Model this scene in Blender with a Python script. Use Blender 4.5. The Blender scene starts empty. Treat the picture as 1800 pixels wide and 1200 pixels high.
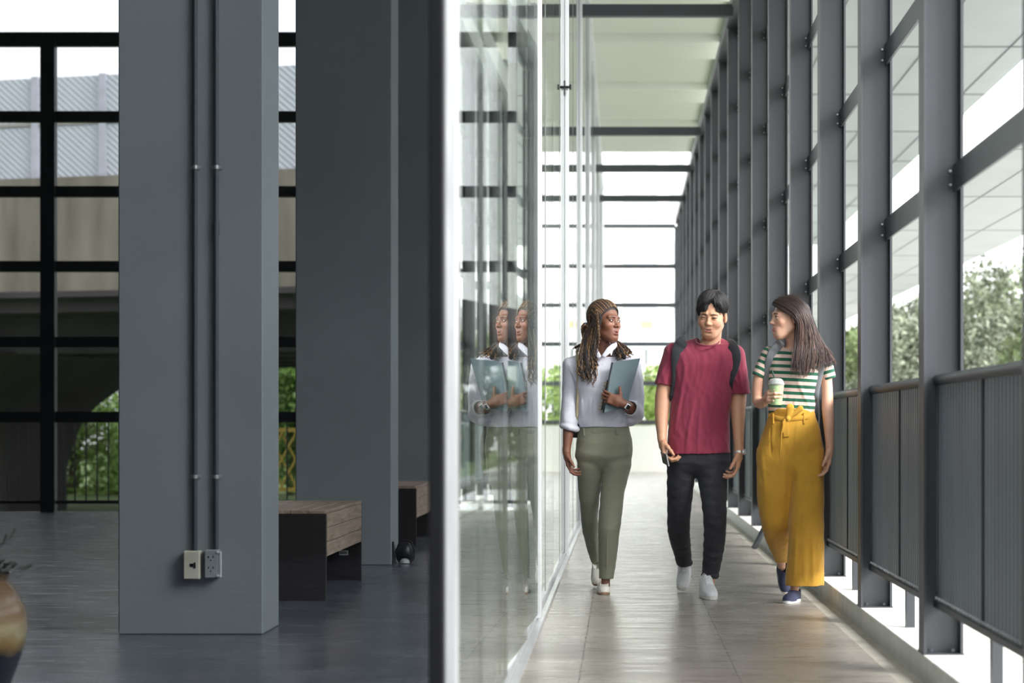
import bpy, math, random
import numpy as np
from mathutils import Vector, Matrix
random.seed(7)
RNG = np.random.default_rng(7)
SC = bpy.context.scene
COL = SC.collection
PI = math.pi
F, VX, VY, CH = 3500.0, 1093.0, 752.0, 1.0      # focal length in pixels, vanishing point, camera height


def at(px, py, D):
    """world point that the photograph's pixel shows at distance D from the camera"""
    return np.array([(px - VX) * D / F, D, CH + (VY - py) * D / F])


# ------------------------------------------------------------------ materials
MATS = {}


def mat(name, col, rough=0.6, metal=0.0, var=0.08, scale=6.0, bump=0.0, bscale=60.0, stretch=(1, 1, 1), spec=0.5,
        attr=None, sss=0.0, sheen=0.0, coat=0.0, bdist=0.01):
    if name in MATS:
        return MATS[name]
    m = bpy.data.materials.new(name)
    m.use_nodes = True
    nt = m.node_tree
    b = nt.nodes['Principled BSDF']
    N, L = nt.nodes.new, nt.links.new
    tc = N('ShaderNodeTexCoord')
    mp = N('ShaderNodeMapping')
    mp.inputs['Scale'].default_value = stretch
    L(tc.outputs['Object'], mp.inputs['Vector'])
    nz = N('ShaderNodeTexNoise')
    nz.inputs['Scale'].default_value = scale
    nz.inputs['Detail'].default_value = 4
    L(mp.outputs[0], nz.inputs['Vector'])
    mr = N('ShaderNodeMapRange')
    mr.inputs['From Min'].default_value = 0.3
    mr.inputs['From Max'].default_value = 0.7
    mr.inputs['To Min'].default_value = 1 - var
    mr.inputs['To Max'].default_value = 1 + var
    L(nz.outputs['Fac'], mr.inputs['Value'])
    mx = N('ShaderNodeVectorMath')
    mx.operation = 'SCALE'
    if attr:
        at_ = N('ShaderNodeAttribute')
        at_.attribute_name = attr
        L(at_.outputs['Color'], mx.inputs[0])
    else:
        mx.inputs[0].default_value = col
    L(mr.outputs[0], mx.inputs['Scale'])
    L(mx.outputs[0], b.inputs['Base Color'])
    b.inputs['Roughness'].default_value = rough
    b.inputs['Metallic'].default_value = metal
    b.inputs['Specular IOR Level'].default_value = spec
    if sss:
        b.inputs['Subsurface Weight'].default_value = sss
        b.inputs['Subsurface Radius'].default_value = (0.012, 0.005, 0.003)
        b.inputs['Subsurface Scale'].default_value = 1.0
    if sheen:
        b.inputs['Sheen Weight'].default_value = sheen
    if coat:
        b.inputs['Coat Weight'].default_value = coat
    if bump:
        n2 = N('ShaderNodeTexNoise')
        n2.inputs['Scale'].default_value = bscale
        n2.inputs['Detail'].default_value = 3
        L(mp.outputs[0], n2.inputs['Vector'])
        bp = N('ShaderNodeBump')
        bp.inputs['Strength'].default_value = bump
        bp.inputs['Distance'].default_value = bdist
        L(n2.outputs['Fac'], bp.inputs['Height'])
        L(bp.outputs[0], b.inputs['Normal'])
    MATS[name] = m
    return m


def lin(r, g, b):
    f = lambda c: (c / 255 / 12.92) if c / 255 <= 0.04045 else ((c / 255 + 0.055) / 1.055) ** 2.4
    return (f(r), f(g), f(b))


# ------------------------------------------------------------------ objects
def link(o, parent=None):
    COL.objects.link(o)
    if parent is not None:
        o.parent = parent
    return o


def tag(o, label=None, cat=None, group=None, kind=None):
    if label: o['label'] = label
    if cat: o['category'] = cat
    if group: o['group'] = group
    if kind: o['kind'] = kind
    return o


def empty(name, loc=(0, 0, 0), rotz=0.0, parent=None):
    o = bpy.data.objects.new(name, None)
    o.location = [float(v) for v in loc]
    o.rotation_euler = (0, 0, rotz)
    o.empty_display_size = 0.1
    return link(o, parent)


def raw_mesh(name, V, Fq, m, parent=None, smooth=True, colors=None, origin=None):
    """V (n,3) array, Fq list/array of faces (all the same length or a list of tuples)"""
    me = bpy.data.meshes.new(name)
    V = np.asarray(V, dtype=np.float32)
    if origin is not None:
        V = V - np.asarray(origin, dtype=np.float32)
    if isinstance(Fq, np.ndarray):
        n, k = Fq.shape
        me.vertices.add(len(V))
        me.vertices.foreach_set('co', V.ravel())
        me.loops.add(n * k)
        me.loops.foreach_set('vertex_index', Fq.astype(np.int32).ravel())
        me.polygons.add(n)
        me.polygons.foreach_set('loop_start', np.arange(0, n * k, k, dtype=np.int32))
        me.polygons.foreach_set('loop_total', np.full(n, k, dtype=np.int32))
        me.update(calc_edges=True)
    else:
        me.from_pydata([tuple(map(float, v)) for v in V], [], [tuple(map(int, f)) for f in Fq])
        me.update()
    me.validate()
    if smooth:
        me.polygons.foreach_set('use_smooth', np.ones(len(me.polygons), dtype=bool))
    if colors is not None:
        ca = me.color_attributes.new('Col', 'FLOAT_COLOR', 'POINT')
        c4 = np.ones((len(V), 4), dtype=np.float32)
        c4[:, :3] = colors
        ca.data.foreach_set('color', c4.ravel())
    for mm in (m if isinstance(m, (list, tuple)) else [m]):
        me.materials.append(mm)
    o = bpy.data.objects.new(name, me)
    link(o, parent)
    if origin is not None and parent is None:
        o.location = [float(v) for v in origin]
    return o


class MB:
    """collects boxes, tubes and lathes into one mesh"""
    def __init__(s):
        s.v, s.f, s.mi, s.c = [], [], [], 0

    def add(s, V, Fs, mi=0):
        n = len(s.v)
        s.v.extend([tuple(map(float, v)) for v in V])
        for f in Fs:
            s.f.append(tuple(int(i) + n for i in f))
            s.mi.append(mi)
        return s

    def box(s, x0, x1, y0, y1, z0, z1, mi=0, b=0.0):
        if b <= 0 or min(abs(x1 - x0), abs(y1 - y0), abs(z1 - z0)) < 2.2 * b:
            V = [(x, y, z) for x in (x0, x1) for y in (y0, y1) for z in (z0, z1)]
            Fs = [(0, 1, 3, 2), (4, 6, 7, 5), (0, 4, 5, 1), (2, 3, 7, 6), (0, 2, 6, 4), (1, 5, 7, 3)]
            return s.add(V, Fs, mi)
        # chamfered box
        V, idx = [], {}
        for i, X in enumerate(((x0, 1), (x1, -1))):
            for j, Y in enumerate(((y0, 1), (y1, -1))):
                for k, Z in enumerate(((z0, 1), (z1, -1))):
                    for a in range(3):
                        p = [X[0], Y[0], Z[0]]
                        for q, (val, sg) in enumerate((X, Y, Z)):
                            if q != a: p[q] = val + sg * b
                        idx[(i, j, k, a)] = len(V)
                        V.append(p)
        Fs = []
        for a in range(3):
            o = [q for q in range(3) if q != a]
            for e in (0, 1):
                loop = []
                for (u, v) in ((0, 0), (1, 0), (1, 1), (0, 1)):
                    key = [0, 0, 0]; key[a] = e; key[o[0]] = u; key[o[1]] = v
                    loop.append(idx[(*key, a)])
                Fs.append(loop)
        for a in range(3):                      # edges along axis a
            o = [q for q in range(3) if q != a]
            for u in (0, 1):
                for v in (0, 1):
                    k0 = [0, 0, 0]; k0[o[0]] = u; k0[o[1]] = v
                    k1 = list(k0); k1[a] = 1
                    Fs.append([idx[(*k0, o[0])], idx[(*k1, o[0])], idx[(*k1, o[1])], idx[(*k0, o[1])]])
        for i in (0, 1):
            for j in (0, 1):
                for k in (0, 1):
                    Fs.append([idx[(i, j, k, 0)], idx[(i, j, k, 1)], idx[(i, j, k, 2)]])
        return s.add(V, Fs, mi)

    def tube(s, pts, r, n=10, mi=0, caps=True, flat=1.0, up=None):
        pts = [Vector([float(c) for c in p]) for p in pts]
        rr = r if hasattr(r, '__len__') else [r] * len(pts)
        V, Fs = [], []
        prev = None
        for i, p in enumerate(pts):
            t = (pts[min(i + 1, len(pts) - 1)] - pts[max(i - 1, 0)]).normalized()
            if up is not None:
                a = t.cross(Vector(up)).normalized()
            elif prev is None:
                a = t.orthogonal().normalized()
            else:
                a = (prev - t * prev.dot(t)).normalized()
            prev = a
            bb = t.cross(a).normalized()
            for k in range(n):
                th = 2 * PI * k / n
                V.append(p + a * (rr[i] * math.cos(th)) + bb * (rr[i] * flat * math.sin(th)))
        for i in range(len(pts) - 1):
            for k in range(n):
                Fs.append((i * n + k, i * n + (k + 1) % n, (i + 1) * n + (k + 1) % n, (i + 1) * n + k))
        if caps:
            Fs.append(tuple(range(n))[::-1])
            Fs.append(tuple((len(pts) - 1) * n + k for k in range(n)))
        return s.add(V, Fs, mi)

    def lathe(s, prof, c=(0, 0, 0), n=32, mi=0):
        V, Fs = [], []
        for (r, z) in prof:
            for k in range(n):
                th = 2 * PI * k / n
                V.append((c[0] + r * math.cos(th), c[1] + r * math.sin(th), c[2] + z))
        for i in range(len(prof) - 1):
            for k in range(n):
                Fs.append((i * n + k, i * n + (k + 1) % n, (i + 1) * n + (k + 1) % n, (i + 1) * n + k))
        return s.add(V, Fs, mi)

    def prism(s, poly, axis, a0, a1, mi=0):
        """extrude a 2D polygon along an axis (the polygon uses the two other axes in order)"""
        n = len(poly); V = []
        for a in (a0, a1):
            for (u, v) in poly:
                p = [u, v]; p.insert(axis, a); V.append(p)
        Fs = [tuple(range(n))[::-1], tuple(range(n, 2 * n))]
        for i in range(n):
            j = (i + 1) % n
            Fs.append((i, j, n + j, n + i))
        return s.add(V, Fs, mi)

    def build(s, name, m, parent=None, smooth=False, rec=True):
        me = bpy.data.meshes.new(name)
        me.from_pydata(s.v, [], s.f)
        me.validate()
        for mm in (m if isinstance(m, (list, tuple)) else [m]):
            me.materials.append(mm)
        if len(me.polygons) == len(s.mi):
            me.polygons.foreach_set('material_index', np.array(s.mi, dtype=np.int32))
        if rec:
            import bmesh
            bm = bmesh.new(); bm.from_mesh(me)
            bmesh.ops.recalc_face_normals(bm, faces=bm.faces[:])
            bm.to_mesh(me); bm.free()
        if smooth:
            me.polygons.foreach_set('use_smooth', np.ones(len(me.polygons), dtype=bool))
            me.set_sharp_from_angle(angle=math.radians(35))
        me.update()
        o = bpy.data.objects.new(name, me)
        return link(o, parent)


# ------------------------------------------------------------------ implicit surfaces
def seg_t(P, a, b):
    ba = b - a
    return np.clip(((P - a) @ ba) / (ba @ ba + 1e-12), 0, 1)


def cone(a, b, ra, rb=None, sy=1.0):
    a, b = np.asarray(a, np.float32), np.asarray(b, np.float32)
    rb = ra if rb is None else rb
    def fn(P):
        t = seg_t(P, a, b)
        q = P - a - t[..., None] * (b - a)
        if sy != 1.0:
            q = q * np.array([1, 1 / sy, 1], np.float32)
        return np.sqrt((q * q).sum(-1)) - (ra + (rb - ra) * t)
    return fn


def ell(c, r, R=None):
    c, r = np.asarray(c, np.float32), np.asarray(r, np.float32)
    def fn(P):
        q = P - c
        if R is not None: q = q @ R
        k0 = np.sqrt(((q / r) ** 2).sum(-1)) + 1e-9
        k1 = np.sqrt(((q / (r * r)) ** 2).sum(-1)) + 1e-9
        return k0 * (k0 - 1) / k1
    return fn


def rbox(c, h, rad, R=None):
    c, h = np.asarray(c, np.float32), np.asarray(h, np.float32)
    def fn(P):
        q = P - c
        if R is not None: q = q @ R
        q = np.abs(q) - (h - rad)
        return np.sqrt((np.maximum(q, 0) ** 2).sum(-1)) + np.minimum(q.max(-1), 0) - rad
    return fn


def plane(p, n):
    p, n = np.asarray(p, np.float32), np.asarray(n, np.float32)
    n = n / np.linalg.norm(n)
    return lambda P: (P - p) @ n


def loft(rows, e=2.3):
    """rows (z, cx, cy, rx, ry) -> elliptical column; smooth interpolation in z"""
    rows = sorted(rows)
    A = np.array(rows, dtype=np.float64)
    z = A[:, 0]
    # monotone-ish cubic interpolation sampled to a table
    zt = np.linspace(z[0], z[-1], 160)
    T = []
    for k in range(1, 5):
        y = A[:, k]
        d = np.gradient(y, z)
        i = np.clip(np.searchsorted(z, zt) - 1, 0, len(z) - 2)
        h = z[i + 1] - z[i]; t = (zt - z[i]) / h
        v = (2*t**3-3*t**2+1)*y[i] + (t**3-2*t**2+t)*h*d[i] + (-2*t**3+3*t**2)*y[i+1] + (t**3-t**2)*h*d[i+1]
        T.append(v)
    zlo, zhi = z[0], z[-1]
    def fn(P):
        Z = P[..., 2]
        Zc = np.clip(Z, zlo, zhi)
        cx, cy, rx, ry = [np.interp(Zc, zt, v).astype(np.float32) for v in T]
        qx, qy = np.abs((P[..., 0] - cx) / rx), np.abs((P[..., 1] - cy) / ry)
        n = (qx ** e + qy ** e + 1e-9) ** (1 / e)
        g = np.sqrt((qx / rx) ** 2 + (qy / ry) ** 2) / np.maximum(np.sqrt(qx**2 + qy**2), 1e-6)
        d = (n - 1) / np.maximum(g, 1e-3)
        dz = np.maximum(Z - zhi, zlo - Z)
        return np.where(dz > 0, np.sqrt(np.maximum(d, 0) ** 2 + dz ** 2), np.maximum(d, dz))
    return fn


def cut(fn, *planes):
    def g(P):
        d = fn(P)
        for p in planes: d = np.maximum(d, p(P))
        return d
    return g


def smin(a, b, k):
    if k <= 0: return np.minimum(a, b)
    h = np.maximum(k - np.abs(a - b), 0) / k
    return np.minimum(a, b) - h * h * k * 0.25


U = lambda fn, k=0.0: ('U', fn, k)
S = lambda fn, k=0.0: ('S', fn, k)
I = lambda fn, k=0.0: ('I', fn, k)
N_ = lambda fn: ('N', fn, 0)


def fold(a, b, r, amp):
    """a ridge (amp > 0) or crease (amp < 0) along a segment"""
    a, b = np.asarray(a, np.float32), np.asarray(b, np.float32)
    def fn(P):
        t = seg_t(P, a, b)
        q = P - a - t[..., None] * (b - a)
        w = np.sin(np.clip(t, 0.02, 0.98) * PI) ** 0.5
        return np.exp(-(q * q).sum(-1) / (r * r)) * w * amp
    def near(P):
        t = seg_t(P, a, b)
        return np.sqrt(((P - a - t[..., None] * (b - a)) ** 2).sum(-1)) - 2.2 * r
    return ('D', fn, near)


def ev(ops, P, mask=None):
    d = np.full(P.shape[:-1], 10.0, np.float32)
    for op, fn, k in ops:
        if op == 'U': d = smin(d, fn(P), k)
        elif op == 'S': d = -smin(-d, fn(P), k)
        elif op == 'I': d = -smin(-d, -fn(P), k)
        elif op == 'D': d = d - fn(P)
        elif op == 'N': d = d + fn(P)
    return d


def sdf_mesh(ops, lo, hi, h, wide=1.0):
    lo, hi = np.asarray(lo, np.float32), np.asarray(hi, np.float32)
    K = 8
    B = K * h
    nb = np.ceil((hi - lo) / B).astype(int) + 1
    gi = np.stack(np.meshgrid(*[np.arange(n) for n in nb], indexing='ij'), -1).reshape(-1, 3)
    C = (lo + (gi + 0.5) * B).astype(np.float32)
    d = np.full(len(C), 10.0, np.float32)
    near = []
    for op, fn, k in ops:
        if op == 'D':
            near.append(k(C)); continue
        di = fn(C)
        near.append(di)
        if op == 'U': d = smin(d, di, k)
        elif op == 'S': d = -smin(-d, di, k)
        elif op == 'I': d = -smin(-d, -di, k)
    act = np.abs(d) < B * 1.25 * wide
    ai = np.nonzero(act)[0]
    off = np.stack(np.meshgrid(*[np.arange(K)] * 3, indexing='ij'), -1).reshape(-1, 3).astype(np.float32) * h
    base = (lo + gi[ai] * B).astype(np.float32)
    D = np.full((len(ai), K ** 3), 10.0, np.float32)
    for (op, fn, k), nr in zip(ops, near):
        kk = 0 if op in 'DN' else k
        if op in 'US': m = nr[ai] < B * 2.4 * wide + kk
        elif op == 'D': m = nr[ai] < B
        else: m = np.ones(len(ai), bool)
        if not m.any(): continue
        P = base[m][:, None, :] + off[None]
        di = fn(P)
        if op == 'U': D[m] = smin(D[m], di, k)
        elif op == 'S': D[m] = -smin(-D[m], di, k)
        elif op == 'I': D[m] = -smin(-D[m], -di, k)
        elif op == 'D': D[m] = D[m] - di
        elif op == 'N': D[m] = D[m] + di
    n = nb * K
    G = np.repeat(np.repeat(np.repeat(np.sign(d).reshape(nb) * B, K, 0), K, 1), K, 2).astype(np.float32)
    Gb = G.reshape(nb[0], K, nb[1], K, nb[2], K).transpose(0, 2, 4, 1, 3, 5)
    g3 = gi[ai]
    Gb[g3[:, 0], g3[:, 1], g3[:, 2]] = D.reshape(-1, K, K, K)
    G = Gb.transpose(0, 3, 1, 4, 2, 5).reshape(n)
    ins = (G < 0)
    iu = ins.astype(np.uint8)
    s = sum(iu[a:n[0]-1+a, b:n[1]-1+b, c:n[2]-1+c] for a in (0, 1) for b in (0, 1) for c in (0, 1))
    cells = np.stack(np.nonzero((s > 0) & (s < 8)), -1)
    corners = np.array([(a, b, c) for a in (0, 1) for b in (0, 1) for c in (0, 1)])
    vals = np.stack([G[cells[:, 0]+a, cells[:, 1]+b, cells[:, 2]+c] for a, b, c in corners], -1)
    acc = np.zeros((len(cells), 3)); cnt = np.zeros(len(cells))
    for i in range(8):
        for j in range(i + 1, 8):
            if np.abs(corners[i] - corners[j]).sum() != 1: continue
            va, vb = vals[:, i], vals[:, j]
            mm = (va < 0) != (vb < 0)
            t = np.where(mm, va / np.where(mm, va - vb, 1), 0)
            p = corners[i] + t[:, None] * (corners[j] - corners[i])
            acc += p * mm[:, None]; cnt += mm
    V = (cells + acc / cnt[:, None]) * h + lo
    idx = np.full(n - 1, -1, np.int32)
    idx[cells[:, 0], cells[:, 1], cells[:, 2]] = np.arange(len(cells))
    Fs = []
    for ax in range(3):
        sl0 = [slice(1, n[q] - 1) for q in range(3)]; sl1 = list(sl0)
        sl0[ax] = slice(0, n[ax] - 1); sl1[ax] = slice(1, n[ax])
        A, Bm = ins[tuple(sl0)], ins[tuple(sl1)]
        e = np.stack(np.nonzero(A != Bm), -1)
        if not len(e): continue
        flip = A[e[:, 0], e[:, 1], e[:, 2]]
        e = e + np.array([0 if q == ax else 1 for q in range(3)])
        u, v = [(1, 2), (2, 0), (0, 1)][ax]
        def cell(du, dv):
            c = e.copy(); c[:, u] -= du; c[:, v] -= dv
            return idx[c[:, 0], c[:, 1], c[:, 2]]
        q = np.stack([cell(1, 1), cell(0, 1), cell(0, 0), cell(1, 0)], -1)
        q[~flip] = q[~flip][:, ::-1]
        Fs.append(q)
    Fq = np.concatenate(Fs)
    return V, Fq[(Fq >= 0).all(1)]


def sdf_object(name, ops, lo, hi, h, m, parent=None, color=None, origin=None):
    V, Fq = sdf_mesh(ops, lo, hi, h)
    c = color(V) if color is not None else None
    return raw_mesh(name, V, Fq, m, parent, True, c, origin)


def local_obj(o, parent):
    """keep a world-built mesh in place under a parent Empty"""
    p = parent.matrix_world if False else Matrix.Translation(parent.location)
    o.location = Vector(o.location) - Vector(parent.location)
    return o


def hit_y(ops, x, z, y0, y1, n=160):
    """first surface seen from the camera side along +y"""
    ys = np.linspace(y0, y1, n)
    P = np.stack([np.full(n, x), ys, np.full(n, z)], -1).astype(np.float32)
    d = ev(ops, P)
    i = np.nonzero(d < 0)[0]
    return float(ys[i[0]]) if len(i) else None


def catmull(pts, n=8):
    pts = [np.asarray(p, float) for p in pts]
    P = [2 * pts[0] - pts[1]] + pts + [2 * pts[-1] - pts[-2]]
    out = []
    for i in range(1, len(P) - 2):
        for k in range(n):
            t = k / n
            out.append(0.5 * ((2 * P[i]) + (P[i+1] - P[i-1]) * t + (2*P[i-1] - 5*P[i] + 4*P[i+1] - P[i+2]) * t*t
                              + (-P[i-1] + 3*P[i] - 3*P[i+1] + P[i+2]) * t**3))
    out.append(pts[-1])
    return out


def tubes_mesh(name, strands, m, parent, origin, n=6):
    """strands: list of (points, radii, colour) -> one mesh of tapered tubes"""
    Vs, Fs, Cs, base = [], [], [], 0
    th = np.arange(n) * 2 * PI / n
    for pts, rad, colr in strands:
        P = np.asarray(pts, float); k = len(P)
        T = np.gradient(P, axis=0); T /= np.linalg.norm(T, axis=1)[:, None] + 1e-9
        a = np.cross(T, np.array([0.31, 0.17, 0.93])); a /= np.linalg.norm(a, axis=1)[:, None] + 1e-9
        b = np.cross(T, a)
        r = np.broadcast_to(np.asarray(rad, float), (k,))
        ring = P[:, None] + r[:, None, None] * (a[:, None] * np.cos(th)[None, :, None] + b[:, None] * np.sin(th)[None, :, None])
        Vs.append(ring.reshape(-1, 3))
        i = np.arange(k - 1)[:, None] * n; j = np.arange(n)[None]; j2 = (j + 1) % n
        q = np.stack([i + j, i + j2, i + n + j2, i + n + j], -1).reshape(-1, 4) + base
        Fs.append(q)
        cc = np.asarray(colr, float)
        Cs.append(np.repeat(cc, n, 0) if cc.ndim == 2 else np.tile(cc, (k * n, 1)))
        base += k * n
    return raw_mesh(name, np.concatenate(Vs), np.concatenate(Fs), m, parent, True, np.concatenate(Cs), origin)
# ================================================================== the place
STEEL = mat('painted_steel', lin(60, 63, 68), 0.42, 0.0, 0.10, 3.0, 0.05, 40, spec=0.5)
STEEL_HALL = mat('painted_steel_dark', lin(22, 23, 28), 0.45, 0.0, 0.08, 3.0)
SHEET = mat('corrugated_sheet', lin(128, 136, 144), 0.38, 0.0, 0.14, 5.0, 0.06, 30, (1, 1, 0.15))
ALU = mat('mullion_aluminium', lin(214, 217, 219), 0.30, 0.5, 0.10, 6.0, 0.15, 18, (1, 1, 0.2))
KERB = mat('kerb_concrete', lin(232, 231, 225), 0.8, 0, 0.06, 8.0, 0.15, 60)
GUT = mat('gutter_concrete', lin(176, 172, 160), 0.85, 0, 0.12, 8.0, 0.2, 60)
CONC = mat('smooth_column_paint', lin(139, 146, 151), 0.7, 0, 0.05, 1.3, 0.05, 30)
OCDARK = mat('dark_added_wall', lin(52, 54, 58), 0.8)
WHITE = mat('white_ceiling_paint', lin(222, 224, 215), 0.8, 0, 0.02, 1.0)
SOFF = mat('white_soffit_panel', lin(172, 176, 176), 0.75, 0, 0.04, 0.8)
BOLT = mat('bright_bolt_head', lin(190, 192, 195), 0.35, 0.6)


def glass_mat(name, tint, ior=1.5, gcol=(1, 1, 1), rough=0.0):
    m = bpy.data.materials.new(name); m.use_nodes = True
    nt = m.node_tree; nt.nodes.clear(); N, L = nt.nodes.new, nt.links.new
    out = N('ShaderNodeOutputMaterial'); mix = N('ShaderNodeMixShader')
    tr = N('ShaderNodeBsdfTransparent'); tr.inputs[0].default_value = (*tint, 1)
    gl = N('ShaderNodeBsdfGlossy'); gl.inputs['Roughness'].default_value = rough
    gl.inputs['Color'].default_value = (*gcol, 1)
    g = N('ShaderNodeNewGeometry'); fr = N('ShaderNodeFresnel')
    e = N('ShaderNodeMath'); e.operation = 'MULTIPLY_ADD'        # 1 - 2*backfacing
    e.inputs[1].default_value = -2; e.inputs[2].default_value = 1
    p = N('ShaderNodeMath'); p.operation = 'POWER'; p.inputs[0].default_value = ior
    L(g.outputs['Backfacing'], e.inputs[0]); L(e.outputs[0], p.inputs[1]); L(p.outputs[0], fr.inputs['IOR'])
    L(fr.outputs[0], mix.inputs[0]); L(tr.outputs[0], mix.inputs[1]); L(gl.outputs[0], mix.inputs[2])
    L(mix.outputs[0], out.inputs[0])
    return m


GLASS = glass_mat('facade_glass', (0.93, 0.96, 0.95), 1.75, (0.93, 0.95, 0.94))
TINT = glass_mat('tinted_glass', (0.59, 0.597, 0.607), 1.3)


def floor_mat(name, c1, c2, rough):
    m = bpy.data.materials.new(name); m.use_nodes = True
    nt = m.node_tree; b = nt.nodes['Principled BSDF']; N, L = nt.nodes.new, nt.links.new
    tc = N('ShaderNodeTexCoord')
    mp = N('ShaderNodeMapping'); mp.inputs['Location'].default_value = (0.17, 0.30, 0)
    L(tc.outputs['Object'], mp.inputs[0])
    br = N('ShaderNodeTexBrick'); br.offset = 0.0; br.squash = 1.0
    br.inputs['Scale'].default_value = 1.0
    br.inputs['Mortar Size'].default_value = 0.0035
    br.inputs['Mortar Smooth'].default_value = 0.3
    br.inputs['Brick Width'].default_value = 0.64; br.inputs['Row Height'].default_value = 0.64
    br.inputs['Color1'].default_value = (1, 1, 1, 1); br.inputs['Color2'].default_value = (0.90, 0.90, 0.90, 1)
    br.inputs['Mortar'].default_value = (0.45, 0.44, 0.42, 1)
    L(mp.outputs[0], br.inputs['Vector'])
    nz = N('ShaderNodeTexNoise'); nz.inputs['Scale'].default_value = 2.2; nz.inputs['Detail'].default_value = 8
    nz.inputs['Roughness'].default_value = 0.62
    L(tc.outputs['Object'], nz.inputs['Vector'])
    cr = N('ShaderNodeValToRGB')
    cr.color_ramp.elements[0].position = 0.32; cr.color_ramp.elements[0].color = (*c1, 1)
    cr.color_ramp.elements[1].position = 0.70; cr.color_ramp.elements[1].color = (*c2, 1)
    L(nz.outputs['Fac'], cr.inputs[0])
    mx = N('ShaderNodeMix'); mx.data_type = 'RGBA'; mx.blend_type = 'MULTIPLY'; mx.inputs[0].default_value = 1
    L(cr.outputs[0], mx.inputs[6]); L(br.outputs['Color'], mx.inputs[7])
    L(mx.outputs[2], b.inputs['Base Color'])
    b.inputs['Specular IOR Level'].default_value = 0.75
    # slight waviness across the walking direction and worn polish
    m2 = N('ShaderNodeMapping'); m2.inputs['Scale'].default_value = (0.9, 4.0, 1)
    L(tc.outputs['Object'], m2.inputs[0])
    n2 = N('ShaderNodeTexNoise'); n2.inputs['Scale'].default_value = 3.0; n2.inputs['Detail'].default_value = 5
    L(m2.outputs[0], n2.inputs['Vector'])
    rr = N('ShaderNodeMapRange'); rr.inputs['From Min'].default_value = 0.3; rr.inputs['From Max'].default_value = 0.7
    rr.inputs['To Min'].default_value = rough; rr.inputs['To Max'].default_value = rough + 0.12
    L(n2.outputs['Fac'], rr.inputs['Value']); L(rr.outputs[0], b.inputs['Roughness'])
    bp = N('ShaderNodeBump'); bp.inputs['Strength'].default_value = 0.10; bp.inputs['Distance'].default_value = 0.004
    L(n2.outputs['Fac'], bp.inputs['Height'])
    bp2 = N('ShaderNodeBump'); bp2.inputs['Strength'].default_value = 0.5; bp2.inputs['Distance'].default_value = 0.002
    bp2.invert = True
    L(br.outputs['Fac'], bp2.inputs['Height']); L(bp.outputs[0], bp2.inputs['Normal'])
    L(bp2.outputs[0], b.inputs['Normal'])
    return m


FLOOR = floor_mat('polished_tile_floor', lin(150, 144, 135), lin(180, 174, 165), 0.24)
FLOORH = floor_mat('shaded_hall_floor', lin(82, 86, 97), lin(116, 120, 132), 0.18)  # same tiles as the corridor, with the hall's dimmer light put into the colour

XG, XP, ZE, ZH = -0.445, 1.224, 45.6, 23.65
TR = [1.13, 2.02, 2.92, 3.81, 4.70]           # heights of the transoms
TOP = 5.62

# ---- floors, kerb
tag(MB().box(-0.43, 1.09, -6, ZE, -0.12, 0).build('floor', FLOOR), kind='structure')
tag(MB().box(-14, -0.43, -6, ZH + 0.2, -0.12, 0).build('floor_hall', FLOORH), kind='structure')
g = MB(); g.box(1.092, 1.15, -6, ZE, -0.12, -0.003)
g.box(1.15, 1.22, -6, ZE, -0.12, -0.03)
tag(g.build('trim_1', GUT), kind='structure')
g = MB()
y = -6
while y < ZE:
    g.box(1.22, 1.57, y, min(y + 1.062, ZE), -0.12, 0.08, b=0.004); y += 1.0655
tag(g.build('trim_2', KERB), kind='structure')
tag(MB().box(1.72, 2.25, -6, ZE, -0.4, 0.03).build('trim_3', KERB), kind='structure')

# ---- outside ground
GROUND = mat('pale_pavement', lin(206, 206, 200), 0.9, 0, 0.04, 0.6)
GRASS = mat('grass_ground', lin(96, 118, 62), 0.95, 0, 0.25, 0.8, 0.3, 20)
tag(MB().box(2.25, 70, -30, 170, -0.42, -0.4).build('ground_right', GROUND), kind='structure')
tag(MB().box(-4.5, 2.25, ZE + 0.3, 170, -0.42, -0.4).build('ground_far', GROUND), kind='structure')
tag(MB().box(-90, -4.5, ZE + 0.3, 170, -0.92, -0.9).build('ground_grass', GRASS), kind='structure')
tag(MB().box(-90, -0.6, ZH + 0.3, ZE + 0.3, -0.92, -0.9).build('ground_left', GRASS), kind='structure')
tag(MB().box(-60, 60, -60, -6, -0.14, -0.12).build('ground_near', GROUND), kind='structure')

# ---- ceiling with downstand ribs
c = MB()
c.box(-14, -0.6, -6, 8.0, 6.62, 6.9); c.box(-14, 1.4, 8.0, ZH + 0.7, 6.62, 6.9)
c.box(-1.2, 1.4, ZH + 0.7, 40.6, 6.62, 6.9)
for yy in [0.4 + 4.0 * k for k in range(2, 10)]:
    c.box(-1.2, 1.4, yy, yy + 1.3, 6.50, 6.62)
tag(c.build('ceiling', WHITE), kind='structure')
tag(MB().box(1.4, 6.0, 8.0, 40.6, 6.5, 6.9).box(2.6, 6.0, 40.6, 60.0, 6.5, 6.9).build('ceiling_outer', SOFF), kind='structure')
# thin joints of the ceiling panels outside the railing
JOINT = mat('panel_joint', lin(120, 122, 124), 0.9)
j = MB()
for yy in np.arange(8.2, 60, 4.1):
    j.box(1.5 if yy < 40 else 2.6, 6.0, yy, yy + 0.012, 6.485, 6.499)
for xx in (2.9, 4.4, 5.6):
    j.box(xx, xx + 0.012, 8.0, 60.0, 6.485, 6.499)
tag(j.build('trim_4', JOINT), kind='structure')

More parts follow.
